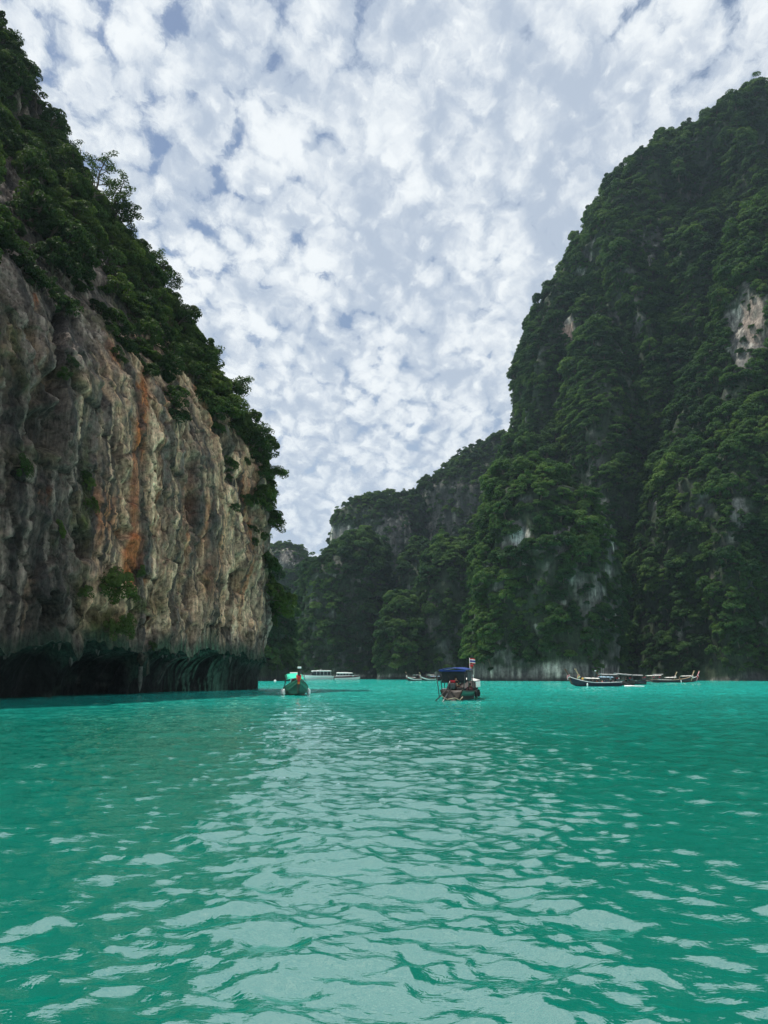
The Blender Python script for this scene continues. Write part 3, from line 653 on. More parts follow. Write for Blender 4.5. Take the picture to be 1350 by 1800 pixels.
# bushes on the left cliff
def grow_cliff_plants():
    g = np.random.default_rng(31)
    p, n = scatter(CLP, CLN, CLVEG, g, False, 2.3)
    px, py = project(p)
    ok = (px > -60) & (py > -120) & (p[:, 1] > 30)
    p, n, px, py = p[ok], n[ok], px[ok], py[ok]
    sc = (0.5 + 0.95 * g.random(len(p)) ** 2.2)
    vis = -(n * p).sum(1) / np.linalg.norm(p, axis=1)
    key = sc / p[:, 1] * (vis > -0.15) * (px > 5) * (py > 5)
    order = np.argsort(-key); pick = set(order[:235].tolist())
    b = ([], [], [], [])
    for i in range(len(p)):
        rz = g.random() * 6.283; q = orient(n[i], (0, 0, 1), rz, 0.45)
        s_ = sc[i]; scv = (s_ * (0.9 + 0.3 * g.random()), s_ * (0.9 + 0.3 * g.random()), s_ * (0.75 + 0.7 * g.random()))
        pos = p[i] - n[i] * 0.15; vi = int(g.integers(len(BUSHES) + len(VINE)))
        if i in pick:
            lab = 'green bush on the steep slope above the left cliff face'; gr = 'bushes on the slope above the cliff face'
            if py[i] < 260: lab, gr = 'green bush on the high shoulder in the top left corner', 'bushes on the top left shoulder'
            elif py[i] > 560: lab, gr = 'green bush along the right rim of the left cliff', 'bushes on the right rim of the cliff'
            xb = ('at the far left', 'in the middle', 'at the right')[int(np.clip(px[i] // 130, 0, 2))]; sz = 'large' if s_ > 1.0 else 'small'
            lab = sz + ' ' + lab + ', ' + xb; gr = sz + ' ' + gr + ' ' + xb
            place_plant('cliff_bush', (BUSHES + VINE)[vi], pos, q, scv, lab, 'bush', gr)
        else:
            b[0].append(pos); b[1].append(tuple(q.to_euler())); b[2].append(scv); b[3].append(vi)
    stuff_plants('cliff_greenery', 'tangled green undergrowth covering the slope above the left cliff', BUSH_COLL, *b)
    print('cliff plants', len(p))
    # single plants rooted in the bare wall
    def on_wall(x, y):
        d = np.hypot(CLPX - x, CLPY - y) + 0.02 * np.linalg.norm(CLP, axis=-1) + 1000 * ((CLN * CLP).sum(-1) > 0)
        i, j = np.unravel_index(np.argmin(d), d.shape); return CLP[i, j], CLN[i, j]
    for x, y, s_, lab in ((205, 1045, 1.15, 'round green bush in a hollow below the rust stain'), (190, 1030, 0.8, 'small bush on the upper left edge of the hollow below the rust stain'), (222, 1058, 0.6, 'small bush at the right of the hollow below the rust stain'),
                          (205, 1105, 0.9, 'low bush hanging just above the sea notch'), (185, 1112, 0.7, 'smaller low bush left of the one hanging above the sea notch'), (240, 1000, 0.45, 'tiny bush on the rust stain'), (152, 860, 0.5, 'small plant on the dark seam beside the tan wall'),
                          (150, 900, 0.6, 'trailing plant halfway down the dark seam'), (148, 835, 0.5, 'plant at the top of the trailing row on the dark seam'), (118, 670, 0.55, 'green tuft on the grey pillar high on the left'), (105, 935, 0.5, 'tuft on the grey wall under the black hollow'), (20, 820, 0.7, 'fern patch on the grey wall at the left edge'),
                          (95, 515, 0.6, 'light green tuft near the top of the grey wall'), (120, 645, 0.5, 'lower green tuft on the grey pillar'), (150, 1050, 0.5, 'moss clump low on the grey pillar'), (262, 1140, 0.4, 'ferns on the hanging rock column in the notch'),
                          (470, 1040, 0.6, 'ivy on the outer right edge of the cliff, middle'), (472, 1075, 0.7, 'ivy on the outer right edge of the cliff, lower'), (466, 1000, 0.6, 'ivy on the outer right edge of the cliff, upper'), (463, 950, 0.55, 'ivy tuft under the overhanging tree'), (461, 910, 0.6, 'dark ivy right below the overhanging tree'), (475, 1100, 0.6, 'lowest ivy clump at the outer right edge of the cliff')):
        P_, N_ = on_wall(x, y)
        place_plant('wall_plant', (BUSHES + VINE)[int(g.integers(9))], P_ - N_ * 0.1, orient(N_, (0, 0, 1), g.random() * 6.28, 0.6), (s_, s_, s_), lab, 'bush', None)
    return on_wall
on_wall = grow_cliff_plants()

# slender and overhanging single trees on the cliff rim
def branchy(seed, Ht, leanv, nbr, nleaf, lsize, rc, droop=0.0, start=0.35):
    g = np.random.default_rng(seed); tb, L = [], []
    n = 7; ax = [np.array([leanv[0] * (i / n) ** 1.3, leanv[1] * (i / n) ** 1.3, Ht * i / n - droop * (i / n) ** 3]) + (g.normal(0, 0.02, 3) * Ht if i else 0) for i in range(n + 1)]
    ax[0] = ax[0] - np.array([0, 0, 0.6]); r0 = 0.022 * (Ht + np.hypot(*leanv))
    tb.append(tube_pts(ax, [r0 * (1 - 0.85 * i / n) for i in range(n + 1)]))
    for i in range(nbr):
        t = start + (1 - start) * (i + 0.5) / nbr; k = t * n; b0 = ax[int(k)] + (ax[min(int(k) + 1, n)] - ax[int(k)]) * (k - int(k))
        a = i * 2.4 + g.random(); ln = Ht * 0.30 * (1.1 - 0.7 * t) + 0.5
        e = b0 + np.array([math.cos(a) * ln, math.sin(a) * ln, ln * (0.55 - droop * 0.1) * g.random() + 0.2])
        tb.append(tube_pts([b0, (b0 + e) / 2 + g.normal(0, 0.1, 3), e], [r0 * 0.35, r0 * 0.22, r0 * 0.08], 5))
        for w_ in (0.55, 0.8, 1.0):
            L.append(leaves(b0 + (e - b0) * w_ + g.normal(0, 0.12, 3), np.array([rc, rc, rc * 0.65]), nleaf, lsize, g))
    lv = np.concatenate(L); cm = mesh_np('crown', lv, np.arange(len(lv)).reshape(-1, 4)); cm.materials.append(M_BUSH)
    tv, tf = join(tb); tm = smooth(mesh_np('trunk', tv, tf)); tm.materials.append(M_BARK); return cm, tm
def rim_tree(px, py, args, label):
    P_, N_ = on_wall(px, py); place_plant('rim_tree', branchy(*args), P_, Vector((1, 0, 0, 0)).to_track_quat('Z', 'Y') if False else Matrix.Identity(3).to_quaternion(), (1, 1, 1), label, 'tree', None)
rim_tree(160, 385, (1, 10.5, (1.2, 0.0), 20, 30, 0.16, 0.6), 'tall slender sparse tree standing against the sky on the left slope')
rim_tree(190, 395, (2, 7.5, (1.8, 0.3), 16, 34, 0.16, 0.6), 'leaning thin tree right of the tall slender one')
rim_tree(222, 420, (3, 5.5, (1.8, 0.0), 13, 34, 0.16, 0.55), 'small open tree on the slope edge below the leaning thin one')
rim_tree(125, 290, (12, 4.0, (0.8, 0.0), 11, 22, 0.14, 0.5), 'little tree at the foot of the bare top rock')
rim_tree(275, 480, (4, 3.6, (1.6, 0.0), 12, 26, 0.14, 0.55), 'bushy tree jutting from the slope edge against cloud')
rim_tree(305, 520, (5, 3.4, (1.5, 0.0), 12, 28, 0.14, 0.55), 'bushy tree at the bend of the slope edge')
rim_tree(450, 850, (6, 3.0, (4.2, 0.0), 18, 40, 0.15, 0.65, 1.8, 0.3), 'overhanging tree reaching out over the lagoon from the cliff rim')
rim_tree(438, 800, (7, 3.8, (2.2, 0.0), 16, 44, 0.15, 0.8, 0.3, 0.3), 'dense tree just above the overhanging one on the rim')
rim_tree(415, 710, (8, 4.0, (1.8, 0.0), 14, 40, 0.15, 0.7), 'upright tree on the rim above the dense one')
rim_tree(448, 870, (9, 1.6, (2.4, 0.0), 14, 40, 0.15, 0.6, 1.6, 0.3), 'low drooping branchlet tree under the overhanging tree')
rim_tree(375, 640, (10, 3.2, (1.6, 0.0), 12, 36, 0.15, 0.65), 'rim tree at the middle of the green edge')
rim_tree(20, 90, (11, 3.4, (1.0, 0.0), 12, 36, 0.15, 0.7), 'highest tree at the very top left')

# ------------------------------------------------------------------ boats
M = {
 'dark_sheet': plain('dark_plastic_sheet', (0.025, 0.03, 0.035), 0.7),
 'dark_wood': plain('dark_wood', (0.035, 0.028, 0.024), 0.6), 'brown_wood': plain('brown_wood', (0.10, 0.052, 0.028), 0.55), 'pale_wood': plain('pale_wood', (0.42, 0.30, 0.18), 0.6),
 'green_paint': plain('green_paint', (0.02, 0.13, 0.085), 0.45), 'dark_green': plain('dark_green_paint', (0.008, 0.060, 0.040), 0.45), 'navy': plain('navy_paint', (0.012, 0.018, 0.035), 0.45),
 'white_paint': plain('white_paint', (0.84, 0.84, 0.82), 0.4, 0.12), 'maroon': plain('maroon_paint', (0.14, 0.02, 0.035), 0.35), 'blue_tarp': plain('blue_tarp', (0.010, 0.042, 0.22), 0.55, 0.3, 1.5),
 'green_tarp': plain('green_tarp', (0.01, 0.62, 0.40), 0.6, 0.15, 1.5), 'white_tarp': plain('white_tarp', (0.76, 0.75, 0.70), 0.6, 0.15, 1.5), 'grey_tarp': plain('grey_tarp', (0.30, 0.31, 0.31), 0.7), 'sky_tarp': plain('pale_blue_tarp', (0.35, 0.55, 0.70), 0.6),
 'steel': plain('grey_steel', (0.10, 0.10, 0.10), 0.35, 0.3, 4.0, 0.8), 'rubber': plain('black_rubber', (0.015, 0.015, 0.015), 0.8), 'glass': plain('dark_glass', (0.012, 0.018, 0.022), 0.08, 0.1, 1.0, 0.0, 0.6),
 'red': plain('red_cloth', (0.55, 0.02, 0.035), 0.7), 'white_cloth': plain('white_cloth', (0.78, 0.76, 0.74), 0.7), 'blue_cloth': plain('blue_cloth', (0.02, 0.05, 0.28), 0.7), 'orange': plain('orange_cloth', (0.75, 0.20, 0.03), 0.7), 'pink': plain('pink_cloth', (0.70, 0.30, 0.32), 0.7), 'yellow': plain('yellow_cloth', (0.7, 0.5, 0.05), 0.7),
 'skin': plain('tan_skin', (0.36, 0.19, 0.12), 0.55, 0.1), 'hair': plain('dark_hair', (0.015, 0.012, 0.01), 0.6), 'black_cloth': plain('black_cloth', (0.02, 0.02, 0.022), 0.8), 'foam': plain('foam', (0.8, 0.84, 0.84), 0.8, 0.08, 6.0), 'rope': plain('rope', (0.45, 0.38, 0.26), 0.9),
}
def part(name, V, F, mat, parent, sm=True, solid=0.0):
    m = mesh_np(name, np.asarray(V, float), F)
    if sm: smooth(m)
    o = obj(name, m, M[mat], parent)
    if solid:
        md = o.modifiers.new('thick', 'SOLIDIFY'); md.thickness = solid; md.offset = 0
    return o
def box_vf(x0, x1, y0, y1, z0, z1):
    V = np.array([(x, y, z) for x in (x0, x1) for y in (y0, y1) for z in (z0, z1)], float)
    return V, np.array([(0, 1, 3, 2), (4, 6, 7, 5), (0, 4, 5, 1), (2, 3, 7, 6), (0, 2, 6, 4), (1, 5, 7, 3)])
def box(name, b, mat, parent, bev=0.02):
    o = part(name, *box_vf(*b), mat, parent, False); md = o.modifiers.new('bevel', 'BEVEL'); md.width = bev; md.segments = 2; return o
def tube(name, path, r, mat, parent, nr=7):
    if not hasattr(r, '__len__'): r = [r] * len(path)
    V, F = tube_pts(path, r, nr); n = len(path)
    V = np.concatenate([V, [path[0]], [path[-1]]]); c0, c1 = len(V) - 2, len(V) - 1
    cap = [(c0, (k + 1) % nr, k, k) for k in range(nr)] + [(c1, (n - 1) * nr + k, (n - 1) * nr + (k + 1) % nr, (n - 1) * nr + (k + 1) % nr) for k in range(nr)]
    m = bpy.data.meshes.new(name); m.from_pydata(V.tolist(), [], [tuple(f) for f in F.tolist()] + [c[:3] for c in cap]); smooth(m)
    return obj(name, m, M[mat], parent)
def ring(name, c, R_, r, axis, mat, parent, n=18, nr=7):
    V = []; a = Vector(axis).normalized(); u = a.orthogonal().normalized(); v = a.cross(u)
    for i in range(n):
        t = 2 * math.pi * i / n; d = u * math.cos(t) + v * math.sin(t)
        for k in range(nr):
            q = 2 * math.pi * k / nr; V.append(Vector(c) + d * (R_ + r * math.cos(q)) + a * r * math.sin(q))
    r_ = np.arange(n)[:, None]; k_ = np.arange(nr)[None]; r2, k2 = (r_ + 1) % n, (k_ + 1) % nr
    F = np.stack([r_ * nr + k_, r2 * nr + k_, r2 * nr + k2, r_ * nr + k2], -1).reshape(-1, 4)
    return part(name, np.array([tuple(p) for p in V]), F, mat, parent)
def sheet(name, x0, x1, w0, w1, z0, z1, arch, mat, parent, nx=10, ny=9, sag=0.03, thick=0.04):
    V = []
    for i in range(nx):
        for j in range(ny):
            t, q = i / (nx - 1), j / (ny - 1) * 2 - 1; wd = w0 + (w1 - w0) * t
            V.append((x0 + (x1 - x0) * t, q * wd, z0 + (z1 - z0) * t + arch * (1 - q * q) - sag * math.sin(t * math.pi * 3) ** 2 + 0.012 * math.sin(9 * t + 5 * q)))
    return part(name, V, grid_faces(nx, ny), mat, parent, True, thick)
def hull_shape(L, Wd, nt=28, nq=8, bow=1.0, stern_rise=0.12, depth=0.35):
    tt = np.linspace(0, 1, nt)
    hb = np.where(tt < 0.55, Wd / 2 * (0.74 + 0.26 * np.sin(np.clip(tt / 0.55, 0, 1) * math.pi / 2)), Wd / 2 * (1 - np.clip((tt - 0.55) / 0.45, 0, 1) ** 2.3 * 0.97))
    kz = -depth + (depth + 0.55) * np.clip((tt - 0.68) / 0.32, 0, 1) ** 2 + 0.12 * np.clip((0.2 - tt) / 0.2, 0, 1)
    gz = 0.66 + stern_rise * np.clip(1 - tt / 0.35, 0, 1) ** 2 + bow * np.clip((tt - 0.45) / 0.55, 0, 1) ** 2.2
    x = -L / 2 + tt * L
    q = np.linspace(-1, 1, 2 * nq + 1); aq = np.abs(q)
    Y = hb[:, None] * (np.sign(q) * aq ** 0.6)[None]; Z = kz[:, None] + (gz - kz)[:, None] * (aq ** 1.5)[None]; X = np.broadcast_to(x[:, None], Y.shape)
    return np.stack([X, Y, Z], -1), x, hb, gz, kz, tt
def longtail(loc, rz, label, L=11.0, Wd=2.1, hull='dark_wood', stripe='green_paint', rail='pale_wood', prow='brown_wood', prow_cap='white_paint', canopy=('white_tarp', -0.34, 0.12, 1.95), canopy2=None, ribbons=('red', 'white_cloth', 'yellow'), flag=False, fenders=0, roof_post='steel', prow_h=1.75, tail_drop=True, tyres=0):
    e = empty('longtail_boat', loc, rz); tag(e, label, 'boat', 'longtail boats in the lagoon')
    G, x, hb, gz, kz, tt = hull_shape(L, Wd); nt, nq = G.shape[:2]
    V = G.reshape(-1, 3); F = grid_faces(nt, nq)
    stern = np.array([(i, i + 1, nq - 2 - i, nq - 1 - i) for i in range(nq // 2)])
    part('hull', V, np.concatenate([F, stern[:-1]]), hull, e, True, 0.06)
    # painted band along the topsides, just proud of the planking
    for sgn in (0, 1):
        idx = [0, 1, 2] if sgn == 0 else [nq - 3, nq - 2, nq - 1]
        B = G[:, idx].copy(); B[..., 1] += (-1 if sgn == 0 else 1) * 0.045; B[..., 2] -= 0.02
        part('topside_band', B.reshape(-1, 3), grid_faces(nt, 3), stripe, e, True, 0.012)
        tube('gunwale', [tuple(p) for p in G[:, 0 if sgn == 0 else nq - 1] + np.array([0, 0, 0.03])], 0.055, rail, e)
    part('floor', np.concatenate([np.stack([x[2:-4], -hb[2:-4] * 0.72, np.full(nt - 6, 0.08)], -1)[:, None], np.stack([x[2:-4], hb[2:-4] * 0.72, np.full(nt - 6, 0.08)], -1)[:, None]], 1).reshape(-1, 3), grid_faces(nt - 6, 2), 'brown_wood', e, False, 0.03)
    part('bow_deck', np.concatenate([np.stack([x[-9:-1], -hb[-9:-1] * 0.93, gz[-9:-1] - 0.10], -1)[:, None], np.stack([x[-9:-1], hb[-9:-1] * 0.93, gz[-9:-1] - 0.10], -1)[:, None]], 1).reshape(-1, 3), grid_faces(8, 2), rail, e, False, 0.03)
    for bx in np.linspace(-L * 0.28, L * 0.22, 5):
        w_ = np.interp(bx, x, hb) * 0.93; box('bench', (bx - 0.14, bx + 0.14, -w_, w_, 0.40, 0.45), 'brown_wood', e)
    # tall stem post
    b0 = np.array([L / 2 - 0.35, 0, 0.35]); zt = gz[-1] + prow_h
    pth = [b0, b0 + (0.30, 0, 0.6), np.array([L / 2 + 0.18, 0, gz[-1]]), np.array([L / 2 + 0.42, 0, gz[-1] + prow_h * 0.45]), np.array([L / 2 + 0.85, 0, zt])]
    tube('prow_post', [tuple(p) for p in pth], [0.13, 0.14, 0.14, 0.13, 0.15], prow, e, 8)
    box('prow_cap', (L / 2 + 0.68, L / 2 + 1.06, -0.17, 0.17, zt - 0.02, zt + 0.16), prow_cap, e, 0.03)
    for k, rb in enumerate(ribbons):
        c_ = pth[2] + (pth[3] - pth[2]) * (0.04 + 0.26 * k); rg = ring('garland', tuple(c_), 0.19, 0.075, tuple(pth[3] - pth[2]), rb, e, 14, 6)
        V_ = [(c_[0] + 0.18 + 0.02 * i, yy, c_[2] - 0.11 * i) for i in range(6) for yy in (-0.12, 0.10)]
        part('ribbon', V_, grid_faces(6, 2), rb, e, True, 0.012)
    def roof(spec, nm):
        mt, t0, t1, z = spec[:4]; x0, x1 = L * t0, L * t1; w_ = Wd * 0.5 * (spec[4] if len(spec) > 4 else 0.98)
        sheet(nm, x0, x1, w_, w_, z, z + (spec[5] if len(spec) > 5 else 0.08), 0.16, mt, e)
        for px_ in np.linspace(x0 + 0.15, x1 - 0.15, 3):
            for sg in (-1, 1):
                gy = np.interp(px_, x, hb) * 0.94 * sg; tube('post', [(px_, gy, np.interp(px_, x, gz) - 0.1), (px_, w_ * 0.94 * sg, z - 0.01)], 0.035, roof_post, e)
        for sg in (-1, 1): tube('roof_rail', [(x0, w_ * sg, z - 0.02), (x1, w_ * sg, z + 0.06)], 0.03, roof_post, e)
    if canopy: roof(canopy, 'canopy')
    if canopy2: roof(canopy2, 'awning')
    # engine on its pivot with the long shaft
    ex = -L / 2 + 0.55
    eng = box('engine', (ex - 0.35, ex + 0.35, -0.24, 0.24, 0.85, 1.35), 'steel', e, 0.05)
    tube('pivot', [(ex, 0, 0.3), (ex, 0, 0.9)], 0.07, 'steel', e); ring('flywheel', (ex + 0.40, 0, 1.12), 0.20, 0.05, (1, 0, 0), 'rubber', eng)
    tube('exhaust', [(ex, 0.20, 1.3), (ex, 0.26, 1.65), (ex - 0.3, 0.28, 1.85)], 0.04, 'rubber', eng)
    box('fuel_tank', (ex - 0.1, ex + 0.25, -0.2, 0.2, 1.37, 1.56), 'red', eng, 0.04)
    sz = -0.35 if tail_drop else 0.25
    tube('tail_shaft', [(ex - 0.3, 0, 1.0), (ex - 1.8, 0.1, 0.55), (ex - 4.0, 0.3, sz)], 0.045, 'steel', e)
    tube('tiller', [(ex + 0.3, 0, 1.1), (ex + 1.5, -0.15, 1.35)], 0.03, 'steel', e)
    pr = (ex - 4.0, 0.3, sz); V_ = []
    for k in range(3):
        a = k * 2.094; V_ += [(pr[0], pr[1], pr[2]), (pr[0] + 0.04, pr[1] + 0.15 * math.cos(a + .35), pr[2] + 0.15 * math.sin(a + .35)), (pr[0] - 0.02, pr[1] + 0.17 * math.cos(a), pr[2] + 0.17 * math.sin(a)), (pr[0] - 0.04, pr[1] + 0.15 * math.cos(a - .35), pr[2] + 0.15 * math.sin(a - .35))]
    part('propeller', V_, np.arange(12).reshape(3, 4), 'steel', e, False, 0.015)
    for k in range(fenders):
        sg = -1 if k % 2 else 1; fx = L * (0.20 - 0.22 * (k // 2)); gy = np.interp(fx, x, hb) * 1.02 + 0.10
        tube('fender', [(fx, gy * sg, 0.62), (fx + 0.04, (gy + 0.03) * sg, 0.5), (fx + 0.08, (gy + 0.02) * sg, 0.15), (fx + 0.08, gy * sg, 0.02)], [0.04, 0.13, 0.13, 0.05], 'white_paint', e, 10)
    for k in range(tyres):
        sg = -1 if k % 2 == 0 else 1; fx = L * (0.26 - 0.28 * (k // 2)); gy = np.interp(fx, x, hb) + 0.12
        ring('tyre', (fx, gy * sg, 0.42), 0.24, 0.09, (0.1, 1, 0), 'rubber', e)
    if flag:
        fx = L / 2 - 0.15; tube('flagpole', [(fx, 0, gz[-1]), (fx, 0, gz[-1] + prow_h + 0.75)], 0.02, 'white_paint', e)
        zz = gz[-1] + prow_h + 0.72; hts = (('red', .08), ('white_cloth', .08), ('blue_cloth', .16), ('white_cloth', .08), ('red', .08)); fl = None
        for mt, hh in hts:
            V_ = [(fx + 0.04 * math.sin(7 * t), -0.5 * t, zz - q * hh - 0.05 * t) for t in np.linspace(0, 1, 7) for q in (0, 1)]
            o = part('flag' if fl is None else 'flag_stripe', V_, grid_faces(7, 2), mt, e if fl is None else fl, True, 0.01); fl = fl or o; zz -= hh
    return e

def wpos(px, dist): return (float((px - 675) / FPX * (CP * dist) / CP / (CP + 0.21 * SP) * 1.0), dist, 0.0)
def facing(dx, dy): return math.atan2(dy, dx)

main_boat = longtail((*wpos(811, 67)[:2], 0.0), facing(0.25, 0.97), 'stern view longtail boat with blue tarp roof and striped flag', 10.5, 2.3, 'dark_wood', 'green_paint', 'dark_wood', 'brown_wood', 'red',
    ('blue_tarp', -0.45, -0.05, 2.35, 0.95), ('white_tarp', -0.02, 0.27, 1.45, 1.05, 0.1), ('pink', 'white_cloth', 'white_cloth'), True, 0, 'steel', 1.1, True, 4)
def dress_main():
    e = main_boat; L = 10.5
    box('cool_box', (-L / 2 + 0.9, -L / 2 + 1.5, 0.35, 0.9, 0.5, 0.92), 'grey_tarp', e); box('storage_crate', (-L / 2 + 0.2, -L / 2 + 0.8, -0.85, -0.4, 0.65, 1.0), 'dark_wood', e)
    tube('engine_strut', [(-L / 2 + 0.3, 0.75, 0.1), (-L / 2 + 0.1, 0.1, 1.5)], 0.05, 'steel', e); tube('engine_strut', [(-L / 2 - 0.9, 1.1, 0.0), (-L / 2 + 0.4, 0.0, 1.25)], 0.045, 'dark_wood', e)
    tube('mooring_rope', [(-L / 2 - 0.05, 0.8, 0.35), (-L / 2 - 0.25, 0.3, 0.1), (-L / 2 - 0.3, -0.3, 0.22), (-L / 2 - 0.25, -0.7, 0.05), (-L / 2 - 0.1, -0.9, 0.3)], 0.035, 'rope', e)
    tube('stern_pole', [(-L / 2 + 0.2, 1.0, 0.2), (-L / 2 + 0.1, 1.15, 1.75)], 0.035, 'steel', e); ring('life_ring', (-L / 2 + 0.35, 1.05, 1.75), 0.20, 0.05, (1, 0.2, 0), 'black_cloth', e)
    def hang(nm, pts, z0, z1, mt):
        V_ = [(x_ + 0.03 * math.sin(4 * i + 2 * k), y_, z0 + (z1 - z0) * k / 4) for i, (x_, y_) in enumerate(pts) for k in range(5)]
        part(nm, V_, grid_faces(len(pts), 5), mt, e, True, 0.012)
    hang('rear_curtain', [(-4.0, -1.0 + 0.25 * i) for i in range(9)], 1.35, 2.33, 'dark_sheet')
    hang('side_curtain', [(-4.0 + 0.4 * i, -1.06) for i in range(8)], 1.55, 2.33, 'dark_sheet')
    hang('tarp_valance', [(-4.72, -1.08 + 0.24 * i) for i in range(10)], 2.24, 2.36, 'blue_tarp')
    hang('awning_flap', [(0.0 + 0.35 * i, -1.22) for i in range(9)], 0.95, 1.48, 'white_tarp')
dress_main()
green_boat = longtail((*wpos(520, 81)[:2], 0.0), facing(0.17, -0.985), 'green longtail boat facing us with bright green roof and orange garlands', 9.5, 2.4, 'dark_green', 'green_paint', 'dark_wood', 'dark_wood', 'white_paint',
    ('green_tarp', -0.42, -0.02, 2.0, 0.80, -0.5), None, ('orange', 'orange', 'red'), False, 4, 'steel', 0.95)
r1 = longtail((*wpos(1046, 146)[:2], 0.0), facing(-0.98, -0.10), 'dark longtail boat with white awning, nearest in the right hand cluster', 9.6, 2.0, 'navy', 'navy', 'white_paint', 'brown_wood', 'brown_wood',
    ('white_tarp', -0.05, 0.22, 1.35, 1.0), ('grey_tarp', -0.42, -0.10, 2.05, 0.95), ('white_cloth', 'pink', 'pink'), False, 2, 'steel', 1.35)
r2 = longtail((*wpos(1066, 160)[:2], 0.0), facing(-0.99, -0.06), 'black longtail boat with tilted grey roof just behind the white awning one', 11.0, 2.1, 'dark_wood', 'dark_wood', 'dark_wood', 'orange' if False else 'pale_wood', 'pale_wood',
    ('grey_tarp', -0.46, -0.16, 2.05, 0.95, 0.25), ('sky_tarp', -0.10, 0.14, 1.55, 1.0), ('white_cloth', 'yellow', 'pink'), False, 0, 'steel', 1.5, False)
r3 = longtail((*wpos(1180, 232)[:2], 0.0), facing(0.99, -0.08), 'longtail boat with pale awnings farthest right, tail pointing left', 11.5, 2.0, 'dark_wood', 'navy', 'pale_wood', 'pale_wood', 'pale_wood',
    ('grey_tarp', -0.46, -0.22, 2.2, 0.95), ('white_tarp', -0.16, 0.10, 1.35, 1.0), ('white_cloth', 'white_cloth', 'pink'), False, 2, 'steel', 1.6, False)
r4 = longtail((*wpos(1190, 244)[:2], 0.0), facing(0.98, -0.05), 'longtail boat with red ribboned prow moored behind the farthest right one', 12.0, 2.1, 'dark_wood', 'dark_wood', 'white_paint', 'pink', 'pale_wood',
    ('white_tarp', 0.10, 0.34, 1.75, 0.95), None, ('red', 'red', 'white_cloth'), False, 2, 'steel', 1.6, False)
r5 = longtail((*wpos(1094, 178)[:2], 0.0), facing(-0.93, 0.30), 'dark longtail boat with low roof partly hidden at the end of the right cluster', 10.0, 2.0, 'dark_wood', 'navy', 'dark_wood', 'brown_wood', 'white_paint', ('grey_tarp', -0.44, 0.0, 1.95, 0.95, 0.15), None, ('white_cloth', 'red'), False, 2, 'steel', 1.3, False)
r6 = longtail((*wpos(1158, 262)[:2], 0.0), facing(0.97, 0.12), 'dark longtail boat moored farthest back by the right shore', 11.0, 2.0, 'dark_wood', 'dark_wood', 'dark_wood', 'pale_wood', 'pale_wood', ('white_tarp', -0.40, 0.05, 1.9, 0.95), None, ('pink', 'white_cloth'), False, 0, 'steel', 1.4, False)
f1 = longtail((*wpos(727, 305)[:2], 0.0), facing(-0.55, -0.83), 'left one of the two small distant longtail boats in mid lagoon', 9.5, 2.1, 'dark_wood', 'white_paint', 'pale_wood', 'brown_wood', 'pale_wood', ('white_tarp', -0.02, 0.24, 1.2, 1.0), ('grey_tarp', -0.42, -0.06, 2.1), ('pink', 'pink', 'white_cloth'), False, 0, 'steel', 1.5)
f2 = longtail((*wpos(752, 318)[:2], 0.0), facing(-0.60, -0.80), 'right one of the two small distant longtail boats in mid lagoon', 10.0, 2.1, 'dark_wood', 'white_paint', 'pale_wood', 'pale_wood', 'pale_wood', ('white_tarp', -0.40, -0.05, 2.1), None, ('white_cloth', 'pink', 'white_cloth'), False, 0, 'steel', 1.5)
f3 = longtail((*wpos(768, 372)[:2], 0.0), facing(0.99, 0.1), 'distant longtail boat with pale blue awning left of the stern view boat', 11.0, 2.1, 'dark_wood', 'navy', 'dark_wood', 'pale_wood', 'pale_wood', ('sky_tarp', -0.30, 0.30, 1.6), None, ('pink',), False, 0, 'steel', 0.9)
f4 = longtail((*wpos(470, 405)[:2], 0.0), facing(-0.97, 0.2), 'small dark boat half hidden behind the left cliff', 8.0, 1.9, 'dark_wood', 'dark_wood', 'pale_wood', 'dark_wood', 'white_paint', None, None, ('white_cloth',), False, 0, 'steel', 0.6)

